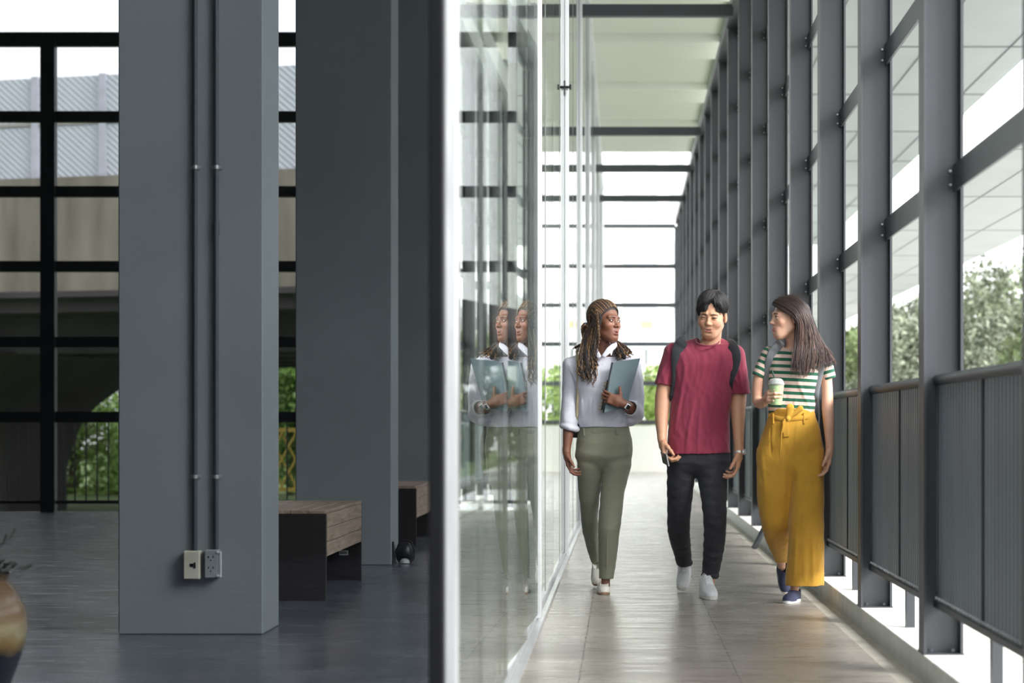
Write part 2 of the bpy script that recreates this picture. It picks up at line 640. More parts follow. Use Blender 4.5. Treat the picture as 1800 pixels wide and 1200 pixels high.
# ---- lower white roof outside, seen between the posts
cn = empty('entrance_canopy', (5.0, 11, 4.0))
tag(cn, 'low white panelled canopy roof outside beyond the corridor railing', 'canopy')
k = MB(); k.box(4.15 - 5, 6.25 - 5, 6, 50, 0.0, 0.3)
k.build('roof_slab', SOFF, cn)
k = MB()
for yy in np.arange(6, 50, 4.4): k.box(-0.84, 1.24, yy, yy + 0.014, -0.006, -0.001)
for xx in (-0.35, 0.45): k.box(xx, xx + 0.014, 6, 50, -0.006, -0.001)
k.build('panel_joints', JOINT, cn)
for yy in (7, 14):
    MB().box(0.9, 1.1, yy, yy + 0.2, -4.4, 0.0).build('support_post', WHITE, cn)

# ---- steel members
def ibeam(mb, x0, x1, yc, w, z0, z1, t=0.011, tw=0.009):
    """upright H section: flanges at x0 and x1, web across between them"""
    mb.box(x0, x0 + t, yc - w / 2, yc + w / 2, z0, z1)
    mb.box(x1 - t, x1, yc - w / 2, yc + w / 2, z0, z1)
    mb.box(x0 + t, x1 - t, yc - tw / 2, yc + tw / 2, z0, z1)
    return mb


wr = empty('wall_right', (XP, 8.14, 0.08)); tag(wr, kind='structure')
post_mesh = None
PITCH = 2.125
ks = range(-4, 18)
for k in ks:
    if post_mesh is None:
        o = ibeam(MB(), 0, 0.161, 0, 0.14, 0, TOP - 0.08).build('steel_post', STEEL, wr); post_mesh = o
        cap = MB(); cap.box(-0.003, 0.164, -0.073, 0.073, 0, 0.006)
        for bx in (0.03, 0.12):
            for by in (-0.05, 0.05): cap.tube([(bx, by, 0.012), (bx, by, 0.024)], 0.009, 6)
        cap_o = cap.build('base_plate', STEEL, o)
    else:
        o = post_mesh.copy(); link(o, wr); c2 = cap_o.copy(); link(c2, o)
    o.location = (0, k * PITCH, 0)
# transoms between posts, on the outer flange, with bolted brackets
trm = None
for k in list(ks)[:-1]:
    for z in TR[1:] + [TOP - 0.06]:
        if trm is None:
            t = MB(); t.box(0.130, 0.142, 0.006, PITCH - 0.006, -0.055, 0.055)
            trm = t.build('transom', STEEL, wr)
            b2 = MB(); b2.box(0.106, 0.129, 0.006, 0.060, -0.045, 0.045)
            b2m = b2.build('bracket', STEEL, trm)
            b3 = MB()
            for zz in (-0.028, 0.028): b3.tube([(0.117, 0.006, zz), (0.117, -0.018, zz)], 0.006, 6)
            b3.tube([(0.107, 0.034, -0.028), (0.099, 0.034, -0.028)], 0.006, 6); b3.tube([(0.107, 0.034, 0.028), (0.099, 0.034, 0.028)], 0.006, 6)
            b3m = b3.build('bolt', BOLT, trm)
            o = trm
        else:
            o = trm.copy(); link(o, wr)
            for ch in (b2m, b3m):
                q = ch.copy(); link(q, o)
        o.location = (0, k * PITCH, z - 0.08)
# corrugated railing panels
pan = None
for k in list(ks)[:-1]:
    if pan is None:
        V, Fs = [], []
        x0, xs = 0.062, []
        yv = 0.012
        prof = []
        while yv < PITCH - 0.03:            # trapezoid ribs
            prof += [(x0, yv), (x0, yv + 0.028), (x0 + 0.007, yv + 0.036), (x0 + 0.007, yv + 0.052), (x0, yv + 0.060)]
            yv += 0.066
        n = len(prof)
        for z in (0.21, 1.10):
            V += [(px_, py_, z) for px_, py_ in prof]
        for z in (1.10, 0.21):
            V += [(px_ + 0.004, py_, z) for px_, py_ in prof]
        for i in range(n - 1):
            for a in range(4):
                b_ = (a + 1) % 4
                Fs.append((a * n + i, a * n + i + 1, b_ * n + i + 1, b_ * n + i))
        pan = MB().add(V, Fs).build('railing_panel', SHEET, wr)
        e = []
        r = MB(); r.tube([(0.07, 0.0, 1.115), (0.07, PITCH, 1.115)], 0.024, 12); e.append(r.build('handrail', STEEL, pan, True))
        r = MB(); r.box(0.050, 0.085, 0.0, PITCH, 0.190, 0.214); e.append(r.build('bottom_rail', STEEL, pan))
        r = MB()
        for yb in np.arange(0.05, PITCH - 0.02, 0.066): r.tube([(0.062, yb, 0.226), (0.052, yb, 0.226)], 0.0085, 8)
        e.append(r.build('rivets', BOLT, pan))
        r = MB(); r.box(0.088, 0.128, PITCH / 2 - 0.022, PITCH / 2 + 0.022, 0.0, 1.1); e.append(r.build('rail_post', STEEL, pan))
        r = MB(); r.box(0.056, 0.061, PITCH / 2 - 0.005, PITCH / 2 + 0.005, 0.21, 1.10); e.append(r.build('joint_strip', STEEL_HALL, pan))
        o = pan
    else:
        o = pan.copy(); link(o, wr)
        for ch in e:
            q = ch.copy(); link(q, o)
    o.location = (0, k * PITCH, 0)
# sloping top member
t = MB(); t.box(-0.02, 0.18, -8.6, 37.0, TOP - 0.08, TOP + 0.05)
t.build('top_beam', STEEL, wr)

# ---- beams across the corridor
for i, yb in enumerate([4.2, 13.1, 21.9, 30.8, 35.2, 39.8]):
    b = MB(); b.box(XG - 0.02, XP, yb - 0.05, yb + 0.05, TOP - 0.10, TOP + 0.03)
    tag(b.build('trim_%d' % (5 + i), STEEL), kind='structure')

# ---- end wall of the corridor
we = empty('wall_end', (0, ZE, 0)); tag(we, kind='structure')
for xx in (XG - 0.1, XP - 0.02):
    ibeam(MB(), xx, xx + 0.12, 0, 0.12, 0, TOP).build('steel_post', STEEL, we)
for z in TR + [TOP]:
    MB().box(XG, XP, -0.05, 0.05, z - 0.05, z + 0.05).build('transom', STEEL, we)
MB().box(XG, XP, -0.03, 0.03, 0, 1.06).build('parapet_panel', WHITE, we)

# ---- the glass wall of the corridor
wg = empty('window_1', (XG, 0, 0)); tag(wg, kind='structure')
MULL = [-0.22 + 5.2 * k for k in range(0, 9)]
GW = 1.3
PANE_ROT = {}
pane = None
def glass_pane(y0, rot, dx=0.0):
    global pane
    if pane is None:
        n = 1
        m_ = MB(); m_.box(-0.005, 0.005, 0.004 - GW / 2, GW / 2 - 0.004, 0.06, 6.5)
        pane = m_.build('glass_pane', GLASS, wg); o = pane
    else:
        o = pane.copy(); link(o, wg)
    o.location = (dx, y0 + GW / 2, 0); o.rotation_euler = (0, 0, rot)
rots = {0: (0, 0, 0, 0), 1: (-0.0065, -0.011, -0.030, -0.034), 2: (0.002, -0.002, 0.001, 0.0), 3: (-0.001, 0.002, -0.001, 0.001)}
for i, ym in enumerate(MULL[:-1]):
    if i == 0: continue
    rr = rots.get(i, (0.001, -0.001, 0.0015, -0.0005))
    for q in range(4):
        glass_pane(ym + q * GW, rr[q])
ml = None
for ym in MULL[1:] + [ZE - 0.1]:
    if ml is None:
        a = MB(); a.box(0.004, 0.036, -0.03, 0.03, 0.03, 6.5, b=0.003)
        a.box(-0.004, 0.004, -0.022, 0.022, 0.03, 6.5)
        ml = a.build('mullion', ALU, wg); o = ml
        a = MB(); a.box(-0.036, -0.004, -0.03, 0.03, 0.03, 6.5, b=0.003)
        mlb = a.build('mullion_back', ALU, ml)
        a = MB(); a.tube([(0, -0.034, 0.05), (0, -0.034, 6.5)], 0.0045, 6)
        mlc = a.build('gasket', STEEL_HALL, ml)
    else:
        o = ml.copy(); link(o, wg)
        for ch in (mlb, mlc):
            q = ch.copy(); link(q, o)
    o.location = (0, ym, 0)
a = MB(); a.box(-0.04, 0.012, MULL[1], ZE, 0.0, 0.045, b=0.004); a.box(0.012, 0.045, MULL[1], ZE, 0.0, 0.018, b=0.003)
a.build('floor_track', ALU, wg)
a = MB()
for ym in MULL[1:-1]:
    for q in (1, 2, 3): a.box(-0.006, 0.0065, ym + q * GW - 0.003, ym + q * GW + 0.003, 0.06, 6.5)
SEAL = mat('silicone_seal', lin(150, 152, 150), 0.5)
a.build('pane_seals', SEAL, wg)
a = MB(); a.box(-0.05, 0.05, MULL[1], ZE, 6.46, 6.5)
a.build('head_track', ALU, wg)
# patch fitting and its tie cable on the third mullion
pf = empty('cable_fitting', (XG, 15.36, 3.62)); tag(pf, 'small dark cross fitting and thin stay cable high on a silver mullion', 'fitting')
a = MB(); a.tube([(-0.045, -0.05, 0), (0.05, -0.05, 0)], 0.010, 8); a.tube([(0, -0.05, -0.06), (0, -0.05, 0.05)], 0.012, 8)
for xx in (-0.045, 0.05): a.tube([(xx, -0.05, -0.02), (xx, -0.05, 0.02)], 0.009, 8)
a.build('bracket', STEEL_HALL, pf)
a = MB(); a.tube([(0, -0.05, 0.05), (-0.10, -0.2, 0.75), (-0.14, -0.25, 1.4)], 0.003, 6); a.build('cable', STEEL_HALL, pf)

# ---- corner post and tinted pane towards the hall
wh = empty('window_2', (XG, MULL[1], 0)); tag(wh, kind='structure')
MB().box(-0.034, -0.001, -0.048, -0.0315, 0, 6.5, b=0.003).build('corner_post', mat('black_rubber', lin(26, 27, 30), 0.95, spec=0.1), wh)
MB().box(-9.5, -0.037, -0.006, 0.006, 0.03, 6.5).build('glass_pane', TINT, wh)
MB().box(-9.5, -0.037, -0.03, 0.03, 0.0, 0.04).build('floor_track', STEEL_HALL, wh)

# ---- hall: far steel grid, side wall, added back wall
wf = empty('wall_hall', (-6.81, ZH, 0)); tag(wf, kind='structure')
for k in range(-3, 4):
    xk = k * 2.125
    if -6.81 + xk > -0.9: continue
    MB().box(xk - 0.085, xk + 0.085, -0.05, 0.07, 0, TOP).build('steel_post', STEEL_HALL, wf)
for z in TR + [TOP]:
    hh = 0.085 if z < 5 else 0.11
    o = MB().box(-7.0, 5.9, 0.0, 0.10, z - hh * 0.75, z + hh * 0.75).build('transom', STEEL_HALL, wf)
a = MB(); a.box(-7.0, 5.9, 0.02, 0.05, 0.10, 0.14); a.build('bottom_rail', STEEL_HALL, wf)
bal = None
for k in range(-3, 3):
    for q in range(1, 16):
        xk = k * 2.125 + 0.04 + q * 0.1325
        if bal is None:
            bal = MB().tube([(0, 0.035, 0.10), (0, 0.035, 1.10)], 0.009, 8).build('baluster', STEEL_HALL, wf, True); o = bal
        else:
            if -6.81 + xk > -0.6 or (k < -1): continue
            o = bal.copy(); link(o, wf)
        o.location = (xk, 0, 0)
tag(MB().box(-14, -0.6, -6.2, -6, 0, 6.6).build('wall_back_added', OCDARK), kind='structure')  # unseen wall added behind the camera to darken the pane's reflections
tag(MB().box(-14.2, -14, -6, ZH + 0.2, 0, 6.6).build('wall_left', CONC), kind='structure')

# ---- concrete columns
COLS = []
def column(x1, y0, label, h=6.55, w=0.70, d=0.45):
    c = MB(); c.box(x1 - w, x1, y0, y0 + d, 0.0, h, b=0.006)
    o = c.build('concrete_column', CONC); tag(o, label, 'column', 'grey columns in the hall')
    return o
column(-1.738, 9.64, 'broad grey painted concrete column nearest, with two conduits and sockets')
column(-1.68, 14.52, 'grey painted concrete column behind the nearer wooden bench')
column(-1.66, 19.4, 'grey painted concrete column farthest back beside the second bench')

# conduits and sockets on the nearest column
CON = mat('painted_conduit', lin(70, 78, 84), 0.45, 0, 0.05)
yb = 9.64
def conduit(px, z0, label):
    x = (px - VX) * (yb - 0.015) / F
    r = empty('conduit_pipe', (x, yb, z0)); tag(r, label, 'pipe', 'conduits on the nearest column')
    MB().tube([(0, -0.016, 0), (0, -0.016, 6.4 - z0)], 0.0115, 12).build('pipe', CON, r, True)
    for zc in (2.26, 0.765):
        a = MB(); a.box(-0.026, 0.026, -0.004, -0.001, zc - z0 - 0.009, zc - z0 + 0.009)
        a.tube([(0, -0.016, zc - z0 - 0.009), (0, -0.016, zc - z0 + 0.009)], 0.0145, 12)
        a.tube([(0.021, -0.004, zc - z0), (0.021, -0.009, zc - z0)], 0.005, 8)
        a.build('clip', BOLT, r)
    if px > 360:
        MB().tube([(0, -0.016, 1.93 - z0), (0, -0.016, 2.0 - z0)], 0.0155, 12).build('coupling', CON, r, True)
conduit(343, 0.395, 'left conduit pipe running down the nearest column')
conduit(380, 0.40, 'right conduit pipe running down the nearest column')
PLATE = mat('socket_cream', lin(205, 200, 186), 0.4)
PLATEG = mat('socket_grey', lin(150, 156, 160), 0.4)
DARK = mat('dark_plastic', lin(28, 28, 32), 0.4)
LBLUE = mat('steel_clip', lin(205, 210, 214), 0.3)
def socket(px0, px1, py0, py1, m_, kind, label):
    D = yb - 0.05
    p0 = at(px0, py1, D); p1 = at(px1, py0, D)
    w, h = p1[0] - p0[0], p1[2] - p0[2]
    r = empty('wall_socket', ((p0[0] + p1[0]) / 2, yb, p0[2])); tag(r, label, 'socket')
    MB().box(-w/2, w/2, -0.05, 0, 0, h, b=0.004).build('box', m_, r)
    MB().box(-w/2 + 0.002, w/2 - 0.002, -0.058, -0.05, 0.002, h - 0.002, b=0.003).build('face_plate', m_, r)
    a = MB()
    if kind == 'data':
        a = MB(); a.box(-0.008, 0.010, -0.0595, -0.057, h/2 - 0.008, h/2 + 0.008); a.box(0.012, 0.021, -0.062, -0.057, h/2 - 0.014, h/2 + 0.014)
        a.build('jack', DARK, r)
    else:
        for zc in (h * 0.30, h * 0.68):
            a = MB()
            for xx in (-0.013, 0.009): a.box(xx - 0.002, xx + 0.003, -0.0595, -0.057, zc + 0.006, zc + 0.015)
            a.tube([(-0.002, -0.057, zc - 0.006), (-0.002, -0.0595, zc - 0.006)], 0.0035, 8)
            a.build('socket_holes', DARK, r)
        a = MB()
        for zc in (0.012, h - 0.012): a.tube([(w/2 - 0.006, -0.058, zc), (w/2 + 0.012, -0.058, zc)], 0.006, 8)
        a.tube([(w/2 + 0.012, -0.058, 0.006), (w/2 + 0.012, -0.058, h - 0.006)], 0.005, 8)
        a.build('cover_hinge', LBLUE, r, True)
socket(322.5, 351.5, 968, 1018, PLATE, 'data', 'cream single outlet box low on the nearest column')
socket(359.5, 384, 966, 1016, PLATEG, 'power', 'grey double power socket box low on the nearest column')

# ---- wooden benches
def wood_mat(name, c1, c2, rough=0.45):
    m = bpy.data.materials.new(name); m.use_nodes = True
    nt = m.node_tree; b = nt.nodes['Principled BSDF']; N, L = nt.nodes.new, nt.links.new
    tc = N('ShaderNodeTexCoord'); mp = N('ShaderNodeMapping'); mp.inputs['Scale'].default_value = (14, 1.2, 14)
    L(tc.outputs['Object'], mp.inputs[0])
    nz = N('ShaderNodeTexNoise'); nz.inputs['Scale'].default_value = 3; nz.inputs['Detail'].default_value = 7
    nz.inputs['Distortion'].default_value = 0.6
    L(mp.outputs[0], nz.inputs['Vector'])
    cr = N('ShaderNodeValToRGB')
    cr.color_ramp.elements[0].position = 0.30; cr.color_ramp.elements[0].color = (*c1, 1)
    cr.color_ramp.elements[1].position = 0.72; cr.color_ramp.elements[1].color = (*c2, 1)
    L(nz.outputs['Fac'], cr.inputs[0]); L(cr.outputs[0], b.inputs['Base Color'])
    b.inputs['Roughness'].default_value = rough
    return m
WOOD = wood_mat('grey_brown_planks', lin(136, 112, 98), lin(188, 166, 150), 0.5)
WOODD = wood_mat('dark_stained_end', lin(28, 25, 28), lin(42, 37, 39), 0.55)
def bench(x1, y0, h, label, L_=1.59, w=0.62, sign=False):
    r = empty('wooden_bench', (x1 - w / 2, y0, 0)); tag(r, label, 'bench', 'plank benches between the columns')
    a = h - 0.26
    for yy in (0, L_ - 0.035):
        MB().box(-w/2, w/2, yy, yy + 0.035, 0, h - 0.012, b=0.003).build('end_panel', WOODD, r)
    for s in (-1, 1):
        for q in range(3):
            z0 = a + q * 0.083
            xs = sorted((s * (w/2), s * (w/2 - 0.025)))
            MB().box(xs[0] + (0.002 if s > 0 else 0), xs[1] + 0.002 * s, 0.036, L_ - 0.036, z0, z0 + 0.080, b=0.002).build('apron_board', WOOD, r)
    n = 6
    for q in range(n):
        xa = -w/2 + q * w / n
        MB().box(xa + 0.002, xa + w/n - 0.002, 0.0, L_, h - 0.012, h + 0.008, b=0.002).build('seat_board', WOOD, r)
    if sign:
        s_ = MB(); s_.box(0.165, 0.225, L_ - 0.040, L_ - 0.036, 0.165, 0.197)
        o = s_.build('name_plate', mat('plate_white', lin(214, 218, 216), 0.5), r)
        t = MB()
        for q in range(4):
            xx = 0.172 + q * 0.0125
            t.box(xx, xx + 0.0025, L_ - 0.0415, L_ - 0.0395, 0.175, 0.188); t.box(xx, xx + 0.009, L_ - 0.0415, L_ - 0.0395, 0.175, 0.178)
            t.box(xx + 0.0065, xx + 0.009, L_ - 0.0415, L_ - 0.0395, 0.175, 0.188)
        t.build('plate_print', DARK, o)
bench(-1.713, 11.53, 0.515, 'plank bench just behind the nearest column with small white plate inside', sign=True)
bench(-1.74, 16.85, 0.50, 'farther plank bench partly hidden behind the white mullion')

# ---- little black floor spotlight by the second column
sp = empty('floor_spotlight', (-1.60, 14.72, 0)); tag(sp, 'small black domed spotlight on the floor beside the second column', 'spotlight')
V, Fq = sdf_mesh([U(ell((0, 0.0, 0.075), (0.062, 0.075, 0.088)), 0), U(ell((0, 0.02, 0.05), (0.07, 0.06, 0.05)), 0.02),
                  S(ell((0, -0.08, 0.03), (0.045, 0.05, 0.035)), 0.006), I(plane((0, 0, 0.004), (0, 0, -1)))],
                 (-0.1, -0.12, -0.02), (0.1, 0.12, 0.2), 0.006)
raw_mesh('housing', V, Fq, DARK, sp)
MB().lathe([(0.0, 0.0), (0.036, 0.002), (0.034, 0.018), (0.02, 0.032), (0.0, 0.036)], (0, -0.045, 0.004), 20).build('lens', mat('pale_lens', lin(190, 196, 198), 0.3), sp, True)
a = MB(); a.tube([(0.055, 0, 0.02), (0.07, 0, 0.09), (0.045, 0, 0.155), (0, 0.01, 0.172), (-0.045, 0, 0.155), (-0.07, 0, 0.09), (-0.055, 0, 0.02)], 0.006, 8)
a.build('yoke', STEEL_HALL, sp, True)
dp = MB(); dp.box(-1.679, -1.668, 14.55, 14.60, 0, 0.17, b=0.002)
tag(dp.build('door_stop', DARK), 'thin black upright strip on the second column base beside the spotlight', 'bracket')

# ---- glazed pot with a plant, close to the camera
pt = empty('plant_pot', (-2.29, 7.0, 0)); tag(pt, 'tall glazed brown pot with dark base at the lower left edge', 'pot')
def pot_mat():
    m = bpy.data.materials.new('glazed_ceramic'); m.use_nodes = True
    nt = m.node_tree; b = nt.nodes['Principled BSDF']; N, L = nt.nodes.new, nt.links.new
    tc = N('ShaderNodeTexCoord'); sx = N('ShaderNodeSeparateXYZ'); L(tc.outputs['Object'], sx.inputs[0])
    nz = N('ShaderNodeTexNoise'); nz.inputs['Scale'].default_value = 9; nz.inputs['Detail'].default_value = 5
    L(tc.outputs['Object'], nz.inputs['Vector'])
    ad = N('ShaderNodeMath'); ad.operation = 'MULTIPLY_ADD'; ad.inputs[1].default_value = 0.12
    L(nz.outputs['Fac'], ad.inputs[0]); L(sx.outputs['Z'], ad.inputs[2])
    cr = N('ShaderNodeValToRGB'); e = cr.color_ramp.elements
    e[0].position = 0.26; e[0].color = (*lin(26, 27, 42), 1)
    e[1].position = 0.30; e[1].color = (*lin(140, 112, 62), 1)
    x = e.new(0.34); x.color = (*lin(176, 160, 126), 1)
    x = e.new(0.40); x.color = (*lin(138, 110, 84), 1)
    x = e.new(0.52); x.color = (*lin(110, 84, 60), 1)
    L(ad.outputs[0], cr.inputs[0]); L(cr.outputs[0], b.inputs['Base Color'])
    b.inputs['Roughness'].default_value = 0.18; b.inputs['Coat Weight'].default_value = 0.5
    return m
MB().lathe([(0.0, 0.0), (0.10, 0.0), (0.13, 0.08), (0.175, 0.20), (0.195, 0.29), (0.188, 0.36), (0.155, 0.43), (0.125, 0.465), (0.135, 0.485), (0.145, 0.49), (0.13, 0.478), (0.11, 0.45), (0.0, 0.44)], n=48).build('vase', pot_mat(), pt, True)
pl = empty('potted_plant', (-2.29, 7.0, 0.44)); tag(pl, 'dark leafy plant growing out of the glazed pot', 'plant')
LEAFD = mat('dark_leaf', lin(62, 76, 66), 0.5, 0, 0.3, 12)
a = MB(); lf = MB()
for q in range(46):
    th = random.uniform(0, 2 * PI); el = random.uniform(0.1, 1.2); Ln = random.uniform(0.10, 0.24)
    d = Vector((math.cos(th) * math.cos(el), math.sin(th) * math.cos(el), math.sin(el)))
    base = Vector((random.uniform(-0.05, 0.05), random.uniform(-0.05, 0.05), 0.0))
    mid = base + d * Ln * 0.6 + Vector((0, 0, 0.03)); tip = base + d * Ln + Vector((0, 0, -0.01))
    a.tube([base, mid, tip], [0.003, 0.002, 0.001], 5)
    for w_ in range(4):
        p = mid.lerp(tip, w_ / 3); s = d.cross(Vector((0, 0, 1))).normalized() * random.uniform(0.012, 0.026) * (1 if w_ % 2 else -1)
        u_ = d * 0.03
        lf.add([p, p + u_ * 0.5 + s, p + u_ * 1.3 + s * 1.5 + Vector((0, 0, 0.008)), p + u_ * 1.1 + s * 0.2], [(0, 1, 2, 3)])
a.build('stem', LEAFD, pl); lf.build('foliage', LEAFD, pl)

# ---- overpass outside, left
OV = empty('road_overpass', (-9.3, 39.1, 0)); OV.rotation_euler = (0, 0, -0.262)
tag(OV, 'concrete road overpass with white sound barrier behind the hall window', 'overpass')
OCON = mat('weathered_concrete', lin(118, 113, 102), 0.9, 0, 0.28, 1.1, 0.1, 20, (2.5, 1, 0.5))
OCOND = mat('dark_concrete', lin(60, 58, 58), 0.9, 0, 0.25, 0.8)  # darker tone for deck, pier and parapet joints
def barrier_mat():
    m = mat('sound_barrier', lin(178, 184, 190), 0.6, 0, 0.04, 2.0)
    nt = m.node_tree; b = nt.nodes['Principled BSDF']; N, L = nt.nodes.new, nt.links.new
    tc = N('ShaderNodeTexCoord'); mp = N('ShaderNodeMapping'); mp.inputs['Rotation'].default_value = (0, math.radians(-40), 0)
    L(tc.outputs['Object'], mp.inputs[0])
    wv = N('ShaderNodeTexWave'); wv.inputs['Scale'].default_value = 3.2; wv.bands_direction = 'Z'
    L(mp.outputs[0], wv.inputs['Vector'])
    bp = N('ShaderNodeBump'); bp.inputs['Strength'].default_value = 0.6; bp.inputs['Distance'].default_value = 0.02
    L(wv.outputs['Fac'], bp.inputs['Height']); L(bp.outputs[0], b.inputs['Normal'])
    return m
BAR = barrier_mat()
for k in range(-8, 4):
    x0 = 0.52 + k * 1.5
    MB().box(x0 - 1.44, x0 - 0.06, 0.0, 0.08, 7.08, 7.98, b=0.01).build('barrier_panel', BAR, OV)
    MB().box(x0 - 1.44, x0 - 0.06, 0.0, 0.08, 5.98, 7.02, b=0.01).build('barrier_panel', BAR, OV)
    MB().box(x0 - 0.07, x0 + 0.07, -0.06, 0.12, 5.9, 8.0).build('barrier_post', mat('barrier_grey', lin(172, 174, 184), 0.6), OV)
MB().box(-14, 5.1, -0.03, 0.1, 7.02, 7.08).build('barrier_rail', mat('barrier_rust', lin(150, 146, 138), 0.7), OV)
a = MB(); a.box(-14, 5.1, -0.25, 0.25, 3.65, 5.95); a.build('parapet', OCON, OV)
a = MB()
for k in range(-8, 4): a.box(k * 1.5 - 0.42, k * 1.5 - 0.38, -0.256, -0.249, 3.75, 5.9)
a.box(-14, 5.1, -0.29, -0.249, 3.58, 3.70)
a.build('parapet_joints', OCOND, OV)
a = MB(); a.box(-14, 5.1, 0.0, 14, 3.3, 3.7)
for yy in (1.5, 4.0, 6.5, 9.0, 11.5): a.box(-14, 5.1, yy, yy + 0.6, 2.55, 3.3)
a.build('deck', OCOND, OV)
V, Fq = sdf_mesh([U(loft([(-1.2, -5.9, 5, 0.55, 1.4), (0.5, -5.9, 5, 0.6, 1.6), (1.5, -6.0, 5, 1.0, 2.4), (2.2, -6.1, 5, 1.9, 3.6), (2.6, -6.1, 5, 2.6, 4.6)], 4), 0)],
                 (-9.4, 0, -1.4), (-3, 10, 2.8), 0.12)
raw_mesh('pier', V, Fq, OCOND, OV)

# yellow lattice far outside, through the gap between the columns
ya = MB()
yx, yz, yy = -5.9, 0.35, 36.0
for q in range(-2, 3):
    ya.tube([(yx + q * 0.25 - 0.28, yy, -0.10), (yx + q * 0.25 + 0.28, yy, 0.95)], 0.022, 6)
    ya.tube([(yx + q * 0.25 + 0.28, yy + 0.03, -0.10), (yx + q * 0.25 - 0.28, yy + 0.03, 0.95)], 0.022, 6)
ya.box(yx - 0.85, yx + 0.85, yy - 0.02, yy + 0.05, 0.93, 1.0); ya.box(yx - 0.85, yx + 0.85, yy - 0.02, yy + 0.05, -0.15, -0.08)
for s in (-0.85, 0.8): ya.box(yx + s, yx + s + 0.05, yy - 0.02, yy + 0.05, -0.9, 1.0)
tag(ya.build('lattice_gate', mat('yellow_paint', lin(150, 128, 50), 0.6)), 'yellow crisscross gate outside seen between two grey columns', 'gate')

# ---- trees
def leaf_mat(name, col):
    m = mat(name, col, 0.6, 0, 0.35, 0.9, attr='Col')
    nt = m.node_tree; b = nt.nodes['Principled BSDF']
    b.inputs['Transmission Weight'].default_value = 0.0
    return m
LEAF = leaf_mat('leaf_green', (0.1, 0.2, 0.05))
BARK = mat('bark', lin(70, 60, 50), 0.9, 0, 0.3, 8)
def tree(x, y, z0, H, R, col, label, n=9000, leaf=0.10, droop=0.0, group=None, seed=1, cz=None):
    rg = np.random.default_rng(seed)
    r = empty('leafy_tree', (x, y, z0)); tag(r, label, 'tree', group)
    # clumps on a rough crown
    nc = 46
    u = rg.normal(size=(nc, 3)); u /= np.linalg.norm(u, axis=1)[:, None]
    czz = cz if cz is not None else H - R
    rad = rg.uniform(0.35, 0.95, nc) ** 0.6
    cc = u * rad[:, None] * np.array([R, R, R * 0.9]) + np.array([0, 0, czz])
    cr = rg.uniform(0.16, 0.34, nc) * R
    k = rg.integers(0, nc, n)
    w = rg.normal(size=(n, 3)); w /= np.linalg.norm(w, axis=1)[:, None]
    P = cc[k] + w * (cr[k] * rg.uniform(0.6, 1.05, n))[:, None]
    if droop: P[:, 2] -= droop * rg.uniform(0, 1, n) ** 2 * R
    P[:, 2] = np.maximum(P[:, 2], 0.1)
    a = rg.normal(size=(n, 3)) + w * 0.8; a /= np.linalg.norm(a, axis=1)[:, None]
    b = np.cross(a, rg.normal(size=(n, 3))); b /= np.linalg.norm(b, axis=1)[:, None]
    c_ = np.cross(a, b)
    s = leaf * rg.uniform(0.6, 1.4, n)[:, None]
    V = np.stack([P - b * s, P + c_ * s * 0.45, P + b * s, P - c_ * s * 0.45], 1).reshape(-1, 3)
    Fq = np.arange(4 * n).reshape(-1, 4)
    C = np.array(col)[None] * rg.uniform(0.6, 1.35, n)[:, None]
    C = C * (1 + 0.25 * rg.normal(size=(nc, 1))[k].clip(-1, 1))
    raw_mesh('foliage', V, Fq, LEAF, r, False, np.repeat(C, 4, 0).clip(0.001, 1))
    t = MB(); t.tube([(0, 0, 0), (0.05, 0, czz * 0.5), (0, 0.05, czz)], [R * 0.07, R * 0.055, R * 0.03], 8)
    for q in range(7):
        e = cc[q]; t.tube([(0, 0, czz * 0.55), tuple(e * np.array([0.5, 0.5, 0.85])), tuple(e)], [R * 0.035, R * 0.02, R * 0.008], 6)
    t.build('trunk', BARK, r, True)
GR = lin(112, 122, 96); GB = lin(100, 116, 72); GD = lin(90, 108, 62)
# right, beyond the railing
for i, (x, y, H, R, c_, lab) in enumerate([
    (13.9, 67, 7.2, 4.0, GR, 'tall pale green tree outside above the nearest railing panels'),
    (9.3, 57, 4.9, 2.8, lin(122, 130, 110), 'greyish green tree outside just right of the striped shirt'),
    (7.2, 76, 5.2, 3.0, GB, 'bright green tree far outside behind the hair of the woman in stripes'),
    (10.6, 42, 5.2, 2.5, lin(106, 122, 78), 'dark green bushy tree outside touching the right frame edge'),
    (18.5, 84, 8.0, 5.0, GB, 'distant round tree outside behind the tall pale tree'),
    (15.5, 103, 7.5, 4.2, GR, 'farthest tree outside between the distant right posts')]):
    tree(x, y, -0.4, H * 1.12, R, c_, lab, 30000, 0.045 + y * 0.0007, seed=20 + i)
# beyond the corridor end
for i, (x, y, H, R, c_, lab) in enumerate([
    (-2.2, 74, 4.3, 2.4, GB, 'round green tree beyond the corridor end, left'),
    (1.3, 64, 3.5, 1.9, lin(150, 175, 90), 'low yellow green tree beyond the corridor end, middle'),
    (4.2, 69, 4.4, 1.9, GB, 'green tree beyond the corridor end behind the man'),
    (-5.0, 60, 3.8, 1.8, GR, 'pale tree seen through the glass wall')]):
    tree(x, y, -0.4, H, R, c_, lab, 16000, 0.085, seed=40 + i)
# left, beyond the overpass
for i, (x, y, H, R, c_, lab) in enumerate([
    (-16.0, 58.0, 4.2, 2.9, lin(116, 146, 66), 'drooping bright green tree outside behind the hall railing'),
    (-13.4, 70.0, 4.8, 2.4, lin(126, 156, 72), 'lit green tree outside beside the nearest column edge'),
    (-21.5, 56.5, 0.9, 1.3, GD, 'dark low bush outside at the left under the overpass'),
    (-9.4, 56.5, 4.4, 1.9, lin(110, 146, 66), 'green tree outside seen between the two columns')]):
    tree(x, y, -0.9, H + 0.3, R, c_, lab, 18000, 0.08, droop=0.9, seed=60 + i)

